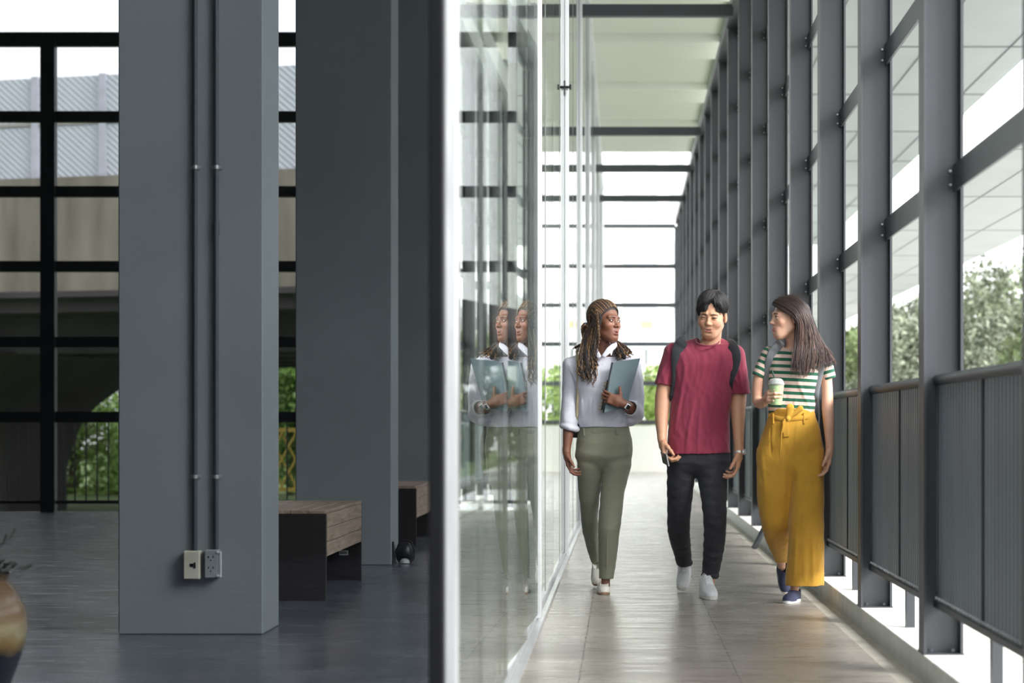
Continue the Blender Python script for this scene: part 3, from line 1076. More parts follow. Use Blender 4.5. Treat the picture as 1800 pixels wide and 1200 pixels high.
# ---- pale building far beyond the end
bl = empty('apartment_building', (4, 96, -0.4)); tag(bl, 'white apartment block far beyond the corridor end', 'building')
BW = mat('white_render', lin(238, 238, 234), 0.9, 0, 0.03)
BGL = mat('pale_window', lin(188, 192, 194), 0.4)
MB().box(-10, 8, 0, 10, 0, 19).build('wall', BW, bl)
for zf in np.arange(2.2, 18, 2.35):
    for xf in (-8.2, -3.9, -1.62, 3.2):
        o = MB().box(xf, xf + (0.62 if xf == -1.62 else 1.6), -0.06, -0.01, zf, zf + 1.1).build('window', BGL, bl)
bb = empty('billboard', (1.1, 90, 3.0)); tag(bb, 'small pastel striped board far away beside the braided woman', 'sign')
MB().box(-0.9, 1.0, 0, 0.08, 1.6, 2.9).build('board', mat('pale_board', lin(214, 222, 226), 0.7), bb)
for q, cc_ in enumerate([lin(150, 170, 214), lin(206, 160, 120), lin(180, 205, 190)]):
    MB().box(-0.85 + q * 0.6, -0.3 + q * 0.6, -0.02, 0.0, 2.5, 2.85).build('stripe', mat('board_colour_%d' % q, cc_, 0.7), bb)
MB().box(-0.05, 0.05, 0, 0.08, -3.4, 1.6).build('pole', STEEL, bb)

# ---- bent drain pipe on the kerb
dr = MB(); dr.tube([(1.26, 16.4, 0.40), (1.235, 16.45, 0.30), (1.17, 16.5, 0.15), (1.11, 16.5, 0.03), (1.09, 16.5, 0.0)], 0.024, 10)
tag(dr.build('drain_pipe', STEEL, None, True), 'short bent grey pipe leaning over the kerb behind the yellow trousers', 'pipe')

# ---- world, light, camera
w = bpy.data.worlds.new('World'); SC.world = w; w.use_nodes = True
nt = w.node_tree; nt.nodes.clear(); N, L = nt.nodes.new, nt.links.new
out = N('ShaderNodeOutputWorld'); bg = N('ShaderNodeBackground')
tc = N('ShaderNodeTexCoord'); nz = N('ShaderNodeTexNoise'); nz.inputs['Scale'].default_value = 1.6; nz.inputs['Detail'].default_value = 4
L(tc.outputs['Generated'], nz.inputs['Vector'])
cr = N('ShaderNodeValToRGB'); cr.color_ramp.elements[0].color = (0.86, 0.91, 0.97, 1); cr.color_ramp.elements[1].color = (1, 1, 1, 1)
cr.color_ramp.elements[0].position = 0.3; cr.color_ramp.elements[1].position = 0.6
L(nz.outputs['Fac'], cr.inputs[0]); L(cr.outputs[0], bg.inputs[0]); bg.inputs[1].default_value = 2.0
L(bg.outputs[0], out.inputs[0])
sun = bpy.data.lights.new('overcast_sun', 'SUN'); sun.energy = 3.7; sun.angle = math.radians(25); sun.color = (1, 0.97, 0.93)
so = bpy.data.objects.new('overcast_sun', sun); link(so)
so.rotation_euler = (math.radians(59), 0, math.radians(58)); so.location = (6, -6, 9)

cam = bpy.data.cameras.new('camera'); co = bpy.data.objects.new('camera', cam); link(co)
co.location = (0, 0, CH); co.rotation_euler = (math.radians(90), 0, 0)
cam.sensor_width = 36; cam.lens = 36 * F / 1800
cam.shift_x = (900 - VX) / 1800; cam.shift_y = (VY - 600) / 1800
cam.clip_end = 400
cam.dof.use_dof = True; cam.dof.focus_distance = 11.7; cam.dof.aperture_fstop = 2.8
SC.camera = co
SC.view_settings.view_transform = 'Standard'; SC.view_settings.look = 'None'
SC.view_settings.exposure = 0.88; SC.view_settings.gamma = 1
SC.view_settings.use_curve_mapping = False
SC.cycles.max_bounces = 12; SC.cycles.transparent_max_bounces = 24; SC.cycles.glossy_bounces = 6
SC.cycles.caustics_reflective = False; SC.cycles.caustics_refractive = False
# ================================================================== people
def rot(yaw=0, pitch=0, roll=0):
    M = Matrix.Rotation(math.radians(yaw), 3, 'Z') @ Matrix.Rotation(math.radians(pitch), 3, 'X') @ Matrix.Rotation(math.radians(roll), 3, 'Y')
    return np.array(M, dtype=np.float32)


def xf(ops, O, R, s):
    O = np.asarray(O, np.float32); out = []
    for op, fn, k in ops:
        g = (lambda fn: lambda P: fn(((P - O) @ R) / s) * s)(fn)
        if op == 'D': out.append((op, (lambda fn: lambda P: fn(((P - O) @ R) / s) * s)(fn), (lambda k: lambda P: k(((P - O) @ R) / s) * s)(k)))
        else: out.append((op, g, k * s if op in 'USI' else k))
    return out


def lw(O, R, s, p):
    return np.asarray(O) + R @ (np.asarray(p, float) * s)


EYX, EYY, EYZ, EYR = 0.0305, -0.0765, 0.006, 0.0125


def head_ops(jaw=1.0, lid=0.0062, smile=0.0, mouth_open=0.0, nose_w=1.0, lip=1.0, nose_l=1.0, cheek=1.0):
    o = [U(ell((0, 0.020, 0.045), (0.075, 0.094, 0.083)), 0),
         U(ell((0, -0.024, -0.022), (0.061 * jaw, 0.068, 0.084)), 0.03),
         U(ell((0, -0.056, -0.088), (0.030 * jaw, 0.030, 0.026)), 0.035),
         U(cone((-0.046 * jaw, 0.004, -0.050), (-0.018, -0.060, -0.096), 0.018, 0.016), 0.035),
         U(cone((0.046 * jaw, 0.004, -0.050), (0.018, -0.060, -0.096), 0.018, 0.016), 0.035)]
    for sx in (-1, 1):
        o += [U(ell((sx * 0.040, -0.058, -0.020), (0.022 * cheek, 0.022, 0.020)), 0.03),
              U(cone((sx * 0.014, -0.0855, 0.030), (sx * 0.044, -0.073, 0.028), 0.0085, 0.0075), 0.018)]
    for sx in (-1, 1):
        o.append(S(ell((sx * 0.030, -0.096, 0.005), (0.0165, 0.0135, 0.0125)), 0.010))
    # nose
    o += [U(cone((0, -0.084, 0.020), (0, -0.0955 - 0.006 * nose_l, -0.020), 0.0065, 0.0085), 0.012),
          U(ell((0, -0.0985 - 0.008 * nose_l, -0.0245), (0.0095 * nose_w, 0.0095, 0.0085)), 0.008)]
    for sx in (-1, 1):
        o.append(U(ell((sx * 0.0115 * nose_w, -0.0965, -0.0275), (0.0070, 0.0085, 0.0065)), 0.006))
        o.append(S(ell((sx * 0.0062 * nose_w, -0.1000, -0.0345), (0.0030, 0.0045, 0.0030)), 0.002))
    # mouth
    o.append(U(ell((0, -0.0725, -0.060), (0.030, 0.018, 0.024)), 0.022))
    mo = mouth_open
    cz = 0.004 * smile
    w = 0.0235 + 0.0045 * smile
    up = [(-w, -0.0848 + 0.001 * smile, -0.0575 + cz), (-w * 0.45, -0.0922, -0.0550 + cz * 0.3), (0, -0.0938, -0.0560), (w * 0.45, -0.0922, -0.0550 + cz * 0.3), (w, -0.0848 + 0.001 * smile, -0.0575 + cz)]
    dn = [(-w, -0.0848 + 0.001 * smile, -0.0585 + cz), (-w * 0.5, -0.0905, -0.0632 - mo + cz * 0.2), (0, -0.0925, -0.0650 - mo), (w * 0.5, -0.0905, -0.0632 - mo + cz * 0.2), (w, -0.0848 + 0.001 * smile, -0.0585 + cz)]
    rr = np.array([0.0018, 0.0036, 0.0034, 0.0036, 0.0018]) * lip
    if mo > 0:
        o.append(S(ell((0, -0.092, -0.060 - mo * 0.5), (w * 0.72, 0.014, 0.0022 + mo * 0.75)), 0.003))
    for i in range(4):
        o.append(U(cone(up[i], up[i + 1], rr[i], rr[i + 1]), 0.004))
        o.append(U(cone(dn[i], dn[i + 1], rr[i] * 1.1, rr[i + 1] * 1.2), 0.004))
    o.append(S(ell((0, -0.094, -0.0765 - mo), (0.020, 0.008, 0.005)), 0.008))
    if smile > .8:
        for sx in (-1, 1):
            o.append(('D',) + fold((sx * 0.020, -0.089, -0.030), (sx * 0.035, -0.080, -0.056), 0.0045, -0.0022)[1:])
            o.append(U(ell((sx * 0.036, -0.068, -0.034), (0.015, 0.014, 0.014)), 0.022))
    # lids
    for sx in (-1, 1):
        c = np.array([sx * EYX, EYY, EYZ])
        for sgn, hh in ((1, lid), (-1, -0.0050)):
            pts = []
            for t in np.linspace(-1, 1, 6):
                dx = 0.0145 * t; dz = hh * (1 - t * t) + (0.0012 * t * sx)
                q = max(0.0131 ** 2 - dx * dx * 0.75 - dz * dz, 0.002 ** 2)
                pts.append(c + [dx, -math.sqrt(q), dz])
            for i in range(5):
                o.append(U(cone(pts[i], pts[i + 1], 0.0019 if sgn > 0 else 0.0016), 0.003))
        # upper lid skin down to the lash line
        o.append(U(cut(ell(c, (0.0165, 0.0136, 0.0136)), plane((0, 0, EYZ + lid * 0.9), (0, 0, -1))), 0.004))
        o.append(U(cut(ell(c, (0.0165, 0.0134, 0.0134)), plane((0, 0, EYZ - 0.0046), (0, 0, 1))), 0.004))
        # ears
        Re = rot(0, 12, 0)
        o.append(U(ell((sx * 0.0775, 0.012, -0.003), (0.0085, 0.0175, 0.030), Re), 0.008))
        o.append(S(ell((sx * 0.0875, 0.008, 0.000), (0.0075, 0.0095, 0.017), Re), 0.004))
        o.append(U(ell((sx * 0.078, 0.004, -0.024), (0.006, 0.009, 0.010)), 0.005))
    return o, (up, dn, rr)


def polyd(P, pts):
    d = np.full(len(P), 9.0)
    for a, b in zip(pts[:-1], pts[1:]):
        a, b = np.asarray(a), np.asarray(b)
        t = seg_t(P, a, b)
        d = np.minimum(d, np.sqrt(((P - a - t[:, None] * (b - a)) ** 2).sum(-1)))
    return d


def face_paint(O, R, s, skin, lipc, lips, browc, brow_w=0.0042, brow_lift=0.0, blush=None, mo=0.0, lid=0.0062):
    up, dn, rr = lips
    def f(V):
        C = np.tile(np.array(skin, float), (len(V), 1))
        Lc = ((V - np.asarray(O)) @ R) / s
        front = Lc[:, 1] < -0.03
        def put(m, c, a=1.0):
            m = (m * a)[:, None]; C[:] = C * (1 - m) + np.array(c) * m
        if blush is not None:
            for sx in (-1, 1):
                d = np.sqrt((((Lc - [sx * 0.040, -0.075, -0.022]) / 0.024) ** 2).sum(-1))
                put(np.exp(-d * d) * front, blush, 0.55)
        for pts, k in ((up, 1.0), (dn, 1.25)):
            d = polyd(Lc * [1, 0, 1], np.array(pts) * [1, 0, 1])
            wd = np.interp(np.abs(Lc[:, 0]), [0, .014, .026], [.0040, .0037, .0014]) * k
            put(np.clip((wd - d) / 0.0014, 0, 1) * (Lc[:, 1] < -.068) * (np.abs(Lc[:, 0]) < 0.029), lipc, 0.9)
        if mo > 0:
            m = (np.abs(Lc[:, 0]) < 0.016) & (np.abs(Lc[:, 2] + 0.060 + mo * 0.5) < mo * 0.62) & (Lc[:, 1] < -0.06) & (Lc[:, 1] > -0.0895)
            put(m.astype(float), (0.10, 0.02, 0.02))
        for sx in (-1, 1):
            pts = [(sx * 0.014, -0.095, 0.0255 + brow_lift), (sx * 0.031, -0.088, 0.0285 + brow_lift), (sx * 0.047, -0.073, 0.0230 + brow_lift)]
            Lp = Lc.copy(); Lp[:, 1] = np.interp(np.abs(Lp[:, 0]), [0.01, 0.03, 0.05], [-0.095, -0.088, -0.072])
            d = polyd(Lp, pts)
            wv = np.interp(np.abs(Lc[:, 0]), [0.012, 0.03, 0.047], [brow_w, brow_w, brow_w * 0.35])
            put(np.clip((wv - d) / 0.0014, 0, 1) * front * (Lc[:, 0] * sx > 0), browc, 0.9)
            # lash line along the upper lid
            c = np.array([sx * EYX, EYY, EYZ]); lp = []
            for t in np.linspace(-1, 1, 6):
                dx = 0.0145 * t; dz = lid * (1 - t * t) + (0.0012 * t * sx)
                lp.append(c + [dx, -math.sqrt(max(0.0131 ** 2 - dx * dx * 0.75 - dz * dz, 0.002 ** 2)), dz])
            put(np.clip((0.0042 - polyd(Lc, lp)) / 0.0012, 0, 1) * front, browc, 0.92)
        return C
    return f


SCL = mat('eye_white', lin(214, 208, 204), 0.35, 0, 0.02, 30, spec=0.3)
PUP = mat('pupil_black', (0.006, 0.005, 0.005), 0.25, spec=0.2)


def eyes(O, R, s, iris_col, parent, origin, gaze=(0, -1, 0), name='eye'):
    IR = mat('iris_%s' % name, iris_col, 0.3, spec=0.2)
    g = np.array(gaze, float); g /= np.linalg.norm(g)
    a = np.cross(g, [0, 0, 1]); a /= np.linalg.norm(a); b = np.cross(a, g)
    for sx in (-1, 1):
        c = np.array([sx * EYX, EYY, EYZ]); V, Fs, mi = [], [], []
        rings = [0, 0.19, 0.34, 0.50, 0.62, 0.9, 1.2, 1.6, 2.0, 2.6]; n = 20
        for th in rings:
            for k in range(n):
                ph = 2 * PI * k / n
                p = c + EYR * (g * math.cos(th) + math.sin(th) * (a * math.cos(ph) + b * math.sin(ph)))
                V.append(lw(O, R, s, p))
        for i in range(len(rings) - 1):
            for k in range(n):
                Fs.append((i * n + k, i * n + (k + 1) % n, (i + 1) * n + (k + 1) % n, (i + 1) * n + k))
                mi.append(2 if i == 0 else 1 if i <= 2 else 0)
        o = raw_mesh('eyeball', np.array(V), np.array(Fs), [SCL, IR, PUP], parent, True, None, origin)
        o.data.polygons.foreach_set('material_index', np.array(mi, dtype=np.int32)[:len(o.data.polygons)])


def teeth(O, R, s, parent, origin, z=-0.058, w=0.016, h=0.005):
    m = MB()
    for q in range(6):
        x = (q - 2.5) * w / 3.1
        y = -0.0885 + abs(x) ** 2 * 16
        m.box(x - w / 6.6, x + w / 6.6, y, y + 0.006, z - h / 2, z + h / 2, b=0.0008)
    V = np.array([lw(O, R, s, p) for p in m.v])
    raw_mesh('teeth', V, m.f, mat('teeth', lin(236, 232, 224), 0.25, 0, 0.02), parent, False, None, origin)


def hand_ops(W, d, n, t, curl=(25, 30, 25), spread=0.06, s=1.0, thumb=(0.75, 0.62, 0.20), tb=18, curls=None, ts=1.0):
    """W wrist, d finger direction, n the way the palm faces, t thumb side"""
    W, d, n, t = [np.asarray(v, float) for v in (W, d, n, t)]
    d /= np.linalg.norm(d); n = n - d * (n @ d); n /= np.linalg.norm(n)
    tt = np.cross(d, n); t = tt if tt @ t > 0 else -tt
    o = []
    P = lambda a, b, c: W + (d * a + t * b + n * c) * s
    R = np.stack([t, n, d], 1).astype(np.float32)
    o.append(U(cone(W - d * 0.02 * s, P(0.03, 0, 0), 0.021 * s, 0.023 * s, 1.0), 0.015))
    o.append(U(rbox(P(0.055, 0.0, 0.0), np.array([0.037, 0.0145, 0.042]) * s, 0.013 * s, R), 0.02))
    o.append(U(ell(P(0.035, 0.024, 0.008), np.array([0.017, 0.016, 0.028]) * s, R), 0.012))
    L = [(0.043, 0.026, 0.020), (0.047, 0.030, 0.021), (0.043, 0.028, 0.020), (0.034, 0.021, 0.018)]
    tips = []
    for i, (off, base) in enumerate(zip((0.0285, 0.0095, -0.0095, -0.0275), (0.092, 0.096, 0.092, 0.084))):
        c = curls[i] if curls else curl
        p = P(base, off, 0.0); ang = 0.0
        sp = (1.5 - i) * spread
        r = (0.0088, 0.0090, 0.0085, 0.0076)[i] * s
        for q in range(3):
            ang += math.radians(c[q])
            dd = d * math.cos(ang) + n * math.sin(ang) + t * sp * math.cos(ang)
            e = p + dd / np.linalg.norm(dd) * L[i][q] * s
            o.append(U(cone(p, e, r * (1 - 0.06 * q), r * (0.94 - 0.08 * q)), 0.005))
            p = e
        tips.append(p)
    p = P(0.020, 0.026, 0.006)
    dd = d * thumb[0] + t * thumb[1] + n * thumb[2]
    for q, (l, r) in enumerate(((0.040, 0.0125), (0.030, 0.0102), (0.024, 0.0090))):
        dd /= np.linalg.norm(dd)
        e = p + dd * l * s * ts
        o.append(U(cone(p, e, r * s, r * 0.90 * s), 0.009))
        p = e
        a = math.radians(tb); dd = dd + (d * 0.8 - t * 0.5 + n * 0.35) * math.sin(a)
    tips.append(p)
    return o, tips


def pfold(per, ops, a, b, r, am):
    """a fold whose ends are dropped onto the cloth"""
    e = []
    for q in (a, b):
        P_ = per.p(*q); y = hit_y(ops, P_[0], P_[2], per.D - .4, per.D + .9, 200)
        e.append(np.array([P_[0], y if y is not None else P_[1], P_[2]]))
    return fold(e[0], e[1], r, am)


class Person:
    def __init__(s, D, fx, label):
        s.D = D; s.k = F / D
        g = at(fx, VY, D); s.o = np.array([g[0], D, 0.0])
        s.root = empty('person', s.o); tag(s.root, label, 'person')

    def p(s, px, py, dy=0.0): return at(px, py, s.D + dy)
    def r(s, n): return n / s.k
    def cone(s, a, b, ra, rb=None, sy=1.0):
        return cone(s.p(*a), s.p(*b), s.r(ra), s.r(rb if rb is not None else ra), sy)
    def chain(s, pts, k=0.03, grow=0.0, sy=1.0):
        """pts (px, py, dy, radius in pixels)"""
        P4 = catmull([np.array(list(s.p(*q[:3])) + [s.r(q[3]) + grow]) for q in pts], 4)
        P4 = np.array(P4, np.float32)
        def fn(P):
            d = np.full(P.shape[:-1], 9.0, np.float32)
            for a, b in zip(P4[:-1], P4[1:]):
                t = seg_t(P, a[:3], b[:3])
                q = P - a[:3] - t[..., None] * (b[:3] - a[:3])
                d = np.minimum(d, np.sqrt((q * q).sum(-1)) - (a[3] + (b[3] - a[3]) * t))
            return d
        return [U(fn, k)]
    def loft(s, rows, e=2.3, grow=0.0):
        """rows (py, xl, xr, dy centre, half depth)"""
        R = []
        for py, xl, xr, cy, ry in rows:
            a, b = s.p(xl, py, cy), s.p(xr, py, cy)
            R.append((a[2], (a[0] + b[0]) / 2, s.D + cy, (b[0] - a[0]) / 2 + grow, ry + grow))
        return loft(R, e)
    def make(s, name, ops, m, h, px, py, dy, color=None, parent=None, wide=1.0):
        a = s.p(px[0], py[1], dy[0]); b = s.p(px[1], py[0], dy[1])
        lo = np.array([min(a[0], b[0]) - 0.03, s.D + dy[0] - 0.03, a[2] - 0.03]); hi = np.array([max(a[0], b[0]) + 0.03, s.D + dy[1] + 0.03, b[2] + 0.03])
        lo[0] = min(s.p(px[0], 0, dy[0])[0], s.p(px[0], 0, dy[1])[0]) - 0.03
        hi[0] = max(s.p(px[1], 0, dy[0])[0], s.p(px[1], 0, dy[1])[0]) + 0.03
        lo[2] = max(lo[2], -0.02)
        V, Fq = sdf_mesh(ops, lo, hi, h, wide)
        return raw_mesh(name, V, Fq, m, parent or s.root, True, color(V) if color else None, s.o)
    def ribbon(s, name, path, ops, w, th, m, lift=0.002, parent=None, y0=-0.45, y1=0.25, upn=(0, -1, 0)):
        """flat strap laid on the surface of ops along pixels"""
        pts = []
        for q in path:
            P_ = s.p(q[0], q[1], 0)
            y = hit_y(ops, P_[0], P_[2], s.D + y0, s.D + y1) if len(q) < 3 else s.D + q[2]
            if y is None: y = pts[-1][1] + 0.02 if pts else s.D
            pts.append(np.array([P_[0], y - lift, P_[2]]))
        pts = np.array(pts)
        for _ in range(2):
            yy = pts[:, 1].copy(); yy[1:-1] = np.minimum(yy[1:-1], .25 * yy[:-2] + .5 * yy[1:-1] + .25 * yy[2:]); pts[:, 1] = yy
        pts = np.array(catmull(pts, 5))
        n = len(pts); V = []
        T = np.gradient(pts, axis=0); T /= np.linalg.norm(T, axis=1)[:, None]
        ww = np.interp(np.linspace(0, 1, n), np.linspace(0, 1, len(w)), w) if hasattr(w, '__len__') else np.full(n, w)
        for i in range(n):
            side = np.cross(T[i], upn); side /= np.linalg.norm(side) + 1e-9
            nn = np.cross(side, T[i])
            if nn[1] > 0: nn = -nn
            for (u, v) in ((-1, 0), (-0.85, 1), (0.85, 1), (1, 0), (0.85, -1), (-0.85, -1)):
                V.append(pts[i] + side * u * ww[i] / 2 + nn * (v * th / 2 + th / 2))
        Fs = []
        for i in range(n - 1):
            for k in range(6):
                Fs.append((i*6+k, i*6+(k+1) % 6, (i+1)*6+(k+1) % 6, (i+1)*6+k))
        Fs.append(tuple(range(6))); Fs.append(tuple((n-1)*6+k for k in range(6)))
        par = parent or s.root
        o = raw_mesh(name, np.array(V), Fs, m, par, False, None, s.o)
        o.data.polygons.foreach_set('use_smooth', np.ones(len(o.data.polygons), dtype=bool))
        return o


def on_surface(ops, c, P, off=0.002, t0=.6, t1=1.6):
    """slide points along rays from c until they lie on the surface"""
    c = np.asarray(c, float); d = P - c
    lo_, hi_ = np.full(len(P), t0), np.full(len(P), t1)
    for _ in range(14):
        m = (lo_ + hi_) / 2
        ins = ev(ops, (c + d * m[:, None]).astype(np.float32)) < 0
        lo_ = np.where(ins, m, lo_); hi_ = np.where(ins, hi_, m)
    n = d / np.linalg.norm(d, axis=1)[:, None]
    return c + d * lo_[:, None] + n * (off if np.ndim(off) == 0 else np.asarray(off)[:, None])


def shoe(per, toe, yaw, pitch, L_, kind, mU, mS, size=1.0):
    """toe: world point of the toe tip at sole level"""
    R = rot(yaw, pitch, 0)
    O = np.asarray(toe) - R @ np.array([0, -L_ / 2, 0])
    h = L_ / 2
    w = 0.047 * size
    # sole outline
    def sole_fn(z0, z1, g=0.0):
        def fn(P):
            y = P[..., 1] / h
            half = w * (0.86 - 0.10 * y - 0.16 * np.clip(y + 0.2, 0, 1) ** 2 + 0.06 * np.sin(y * 3))
            env = np.sqrt(np.clip(1 - np.abs(y) ** 3.2, 0, 1))
            dx = np.abs(P[..., 0]) - half * env - g
            d = np.maximum(dx, (np.abs(P[..., 1]) - h - g) * 0.8)
            return np.maximum(d, np.maximum(P[..., 2] - z1, z0 - P[..., 2]))
        return fn
    sh = 0.026 if kind == 'sneaker' else 0.018
    sole = [U(sole_fn(0.0, sh), 0)]
    up = [U(ell((0, -h * 0.52, sh * 0.7), (w * 0.93, h * 0.47, 0.050 if kind == 'sneaker' else 0.044)), 0),
          U(ell((0, h * 0.30, sh + 0.012), (w * 0.80, h * 0.68, 0.052)), 0.03)]
    if kind == 'sneaker':
        up += [U(cone((0, -h * 0.35, 0.045), (0, h * 0.25, 0.100), 0.032, 0.036), 0.03),
               U(cone((0, h * 0.5, 0.05), (0, h * 0.5, 0.095), 0.040, 0.038), 0.03),
               U(cone((0, -h * 0.10, 0.085), (0, h * 0.10, 0.122), 0.022, 0.022), 0.01),
               I(plane((0, h * 0.2, 0.130), (0, -0.25, 1)), 0.006)]
        up.append(fold((-w * 0.8, -h * 0.45, 0.055), (w * 0.8, -h * 0.45, 0.055), 0.006, -0.002))
        up.append(('D',) + fold((-w * 0.7, -h * 0.42, 0.05), (w * 0.7, -h * 0.42, 0.068), 0.005, -0.0025)[1:])
        sole.append(S(rbox((0, 0, -0.01), (0.1, 0.03, 0.012), 0.002), 0))
    else:
        top = 0.058 if kind == 'flat' else 0.072
        up += [U(cone((0, h * 0.55, 0.03), (0, h * 0.62, 0.055), 0.034, 0.034), 0.02),
               I(plane((0, 0, top), (0, -0.05, 1)), 0.006),
               S(ell((0, h * 0.42, top + 0.012), (w * 0.66, h * (0.62 if kind == 'flat' else 0.50), 0.050)), 0.004)]
    up.append(I(sole_fn(-0.01, 0.3, 0.001), 0.004))
    up.append(I(plane((0, 0, sh * 0.6), (0, 0, -1)), 0))
    lo = O - 0.2; hi = O + 0.2
    V, Fq = sdf_mesh(xf(up, O, R, 1.0), lo, hi, 0.003)
    r = raw_mesh('shoe', V, Fq, mU, per.root, True, None, per.o)
    V, Fq = sdf_mesh(xf(sole, O, R, 1.0), lo, hi, 0.003)
    s_ = raw_mesh('sole', V, Fq, mS, r, True, None, per.o)
    if kind == 'sneaker':
        def zt(x, y, up_=0.0015):
            zs = np.linspace(.16, .03, 90); P = np.stack([np.full(90, x), np.full(90, y), zs], -1).astype(np.float32)
            i = np.nonzero(ev(up, P) < 0)[0]
            return (float(zs[i[0]]) if len(i) else .10) + up_
        m = MB()
        for q in range(6):
            y = -h * 0.34 + q * h * 0.105
            for ya, yb2 in ((y, y + .010), (y + .010, y)):
                m.tube([(x, ya + (yb2 - ya) * (x + .021) / .042, zt(x, ya + (yb2 - ya) * (x + .021) / .042)) for x in np.linspace(-.021, .021, 6)], 0.0026, 6)
        y = -h * 0.34 + 6 * h * .105
        for sx in (-1, 1):
            m.tube([(0, y, zt(0, y, .004)), (sx * .016, y - .004, zt(sx * .016, y, .010)), (sx * .030, y - .012, zt(sx * .026, y - .01, .004)), (sx * .020, y - .016, zt(sx * .02, y - .016, .003)), (0, y, zt(0, y, .003))], 0.0026, 6)
            m.tube([(0, y, zt(0, y, .004)), (sx * .018, y - .028, zt(sx * .018, y - .028, .004)), (sx * .027, y - .044, zt(sx * .026, y - .044, .002))], 0.0024, 6)
        V = np.array([lw(O, R, 1.0, p) for p in m.v])
        raw_mesh('laces', V, m.f, mat('white_laces', lin(236, 238, 240), 0.8), r, True, None, per.o)
    return O, R


def skin_mat(name):
    return mat(name, (0.5, 0.3, 0.2), 0.48, 0, 0.05, 25, 0.08, 260, attr='Col', sss=0.12, bdist=0.002)


def fabric(name, col, rough=0.85, var=0.06, bump=0.25, bs=420, sheen=0.15, attr=None):
    return mat(name, col, rough, 0, var, 9, bump, bs, spec=0.3, attr=attr, sheen=sheen, bdist=0.002)


def wrinkles(amp, sc=(16, 16, 26), seed=0, axis=(0.5, 0, 1)):
    rgw = np.random.default_rng(seed)
    K = rgw.normal(size=(7, 3)) * np.array(sc); ph = rgw.uniform(0, 6.3, 7); W = rgw.normal(size=(7, 3)) * 9; p2 = rgw.uniform(0, 6.3, 7)
    def fn(P):
        v = np.zeros(P.shape[:-1], np.float32)
        for k, p, w, q in zip(K, ph, W, p2):
            u = np.sin(P @ k.astype(np.float32) + p + 1.6 * np.sin(P @ w.astype(np.float32) + q))
            v += 1 - np.abs(u) * 1.6
        return -(v / 7 * amp * 1.6)
    return N_(fn)


def strand_lerp(g0, g1, u, jit, rg):
    a = np.array(catmull(g0, 5)); b = np.array(catmull(g1, 5))
    n = min(len(a), len(b))
    ia = np.linspace(0, len(a) - 1, n).astype(int); ib = np.linspace(0, len(b) - 1, n).astype(int)
    P = a[ia] * (1 - u) + b[ib] * u
    w = np.linspace(0.2, 1, n)[:, None]
    ph = rg.uniform(0, 6, 3); fr = rg.uniform(1.0, 2.5)
    t = np.linspace(0, 1, n)[:, None]
    return P + jit * w * np.sin(t * fr * 6 + ph) + rg.normal(size=3) * jit * 0.6
HV = 0.0033      # voxel size of skin
CV = 0.0040      # voxel size of cloth

# ------------------------------------------------------------------ the woman with braids
A = Person(12.03, 1062, 'woman with long gold-brown braids in pale shirt and olive trousers, hugging a folder')
SKA = skin_mat('deep_brown_skin')
skA = lin(122, 80, 62)
OA, RA, SA = A.p(1064, 567.5, 0.0), rot(46, -2, 3), 1.0
hops, lips = head_ops(jaw=0.98, lid=0.0062, mouth_open=0.008, nose_w=1.25, lip=1.35, nose_l=0.75, cheek=1.05)
body = xf(hops, OA, RA, SA)
neckA = lw(OA, RA, SA, (0, 0.022, -0.060))
body += [U(cone(neckA, A.p(1060, 636, 0.04), A.r(11.5), A.r(14)), 0.02)]
torsoA = [(628, 1012, 1108, .04, .070), (645, 1003, 1118, .035, .092), (670, 1008, 1113, .03, .108), (700, 1014, 1109, .035, .100),
          (728, 1013, 1110, .04, .098), (740, 1014, 1109, .045, .100), (750, 1019, 1105, .045, .095)]
body += [U(A.loft(torsoA, grow=-0.014), 0.03), U(A.loft([(745, 1022, 1104, .05, .09), (790, 1016, 1108, .06, .10), (815, 1022, 1100, .06, .08)], grow=-0.025), 0.02)]
armL = [(1003, 642, .03, 11), (1002, 705, .04, 9.5), (999, 755, .0, 9.6), (996, 794, -.02, 6.6)]
armR = [(1114, 644, .03, 11), (1117, 724, .04, 9.5), (1108, 717, -.08, 10), (1094, 708.5, -.160, 7.4)]
body += A.chain(armL) + A.chain(armR)
legB = [(1037, 815, .06, 22.5), (1036, 862, .13, 19.5), (1036, 890, .18, 16.5), (1037, 925, .28, 14.5), (1041, 957, .46, 11.5), (1046, 984, .62, 8.5)]
legF = [(1085, 815, .05, 25), (1077, 862, .04, 21.5), (1072, 915, .01, 19.8), (1069.5, 950, .04, 18.2), (1068, 983, .08, 16.0), (1065.5, 1014, .10, 13.2)]
body += A.chain([(a, b, c, r - 5) for a, b, c, r in legB] + [(1046, 1006, .70, 5.2)], .02)
body += A.chain([(a, b, c, r - 5) for a, b, c, r in legF[:-1]] + [(1065, 1012, .10, 8.2), (1064.5, 1028, .10, 8.0)], .02)
h1, _ = hand_ops(A.p(996, 795, -.02), (.16, -.10, -.98), (.95, -.12, .1), (.1, -1, 0), curls=[(18, 30, 25), (24, 34, 28), (30, 38, 30), (34, 40, 30)], s=0.94, thumb=(.85, .40, .35))
h2, _ = hand_ops(A.p(1093, 708, -.166), (-.93, .04, .34), (-.05, 1, .0), (.34, 0, .93), curls=[(30, 62, 45), (34, 66, 45), (38, 66, 45), (42, 66, 45)], s=0.92, thumb=(.35, .95, .05), tb=4, spread=0.10, ts=.78)
body += h1 + h2
A.make('body', body, SKA, HV, (975, 1140), (520, 1048), (-.34, .86),
       face_paint(OA, RA, SA, skA, lin(126, 68, 64), lips, lin(34, 24, 22), blush=lin(140, 84, 64), mo=0.008))
eyes(OA, RA, SA, lin(50, 30, 22), A.root, A.o, gaze=(0.30, -1, 0.02), name='dark')
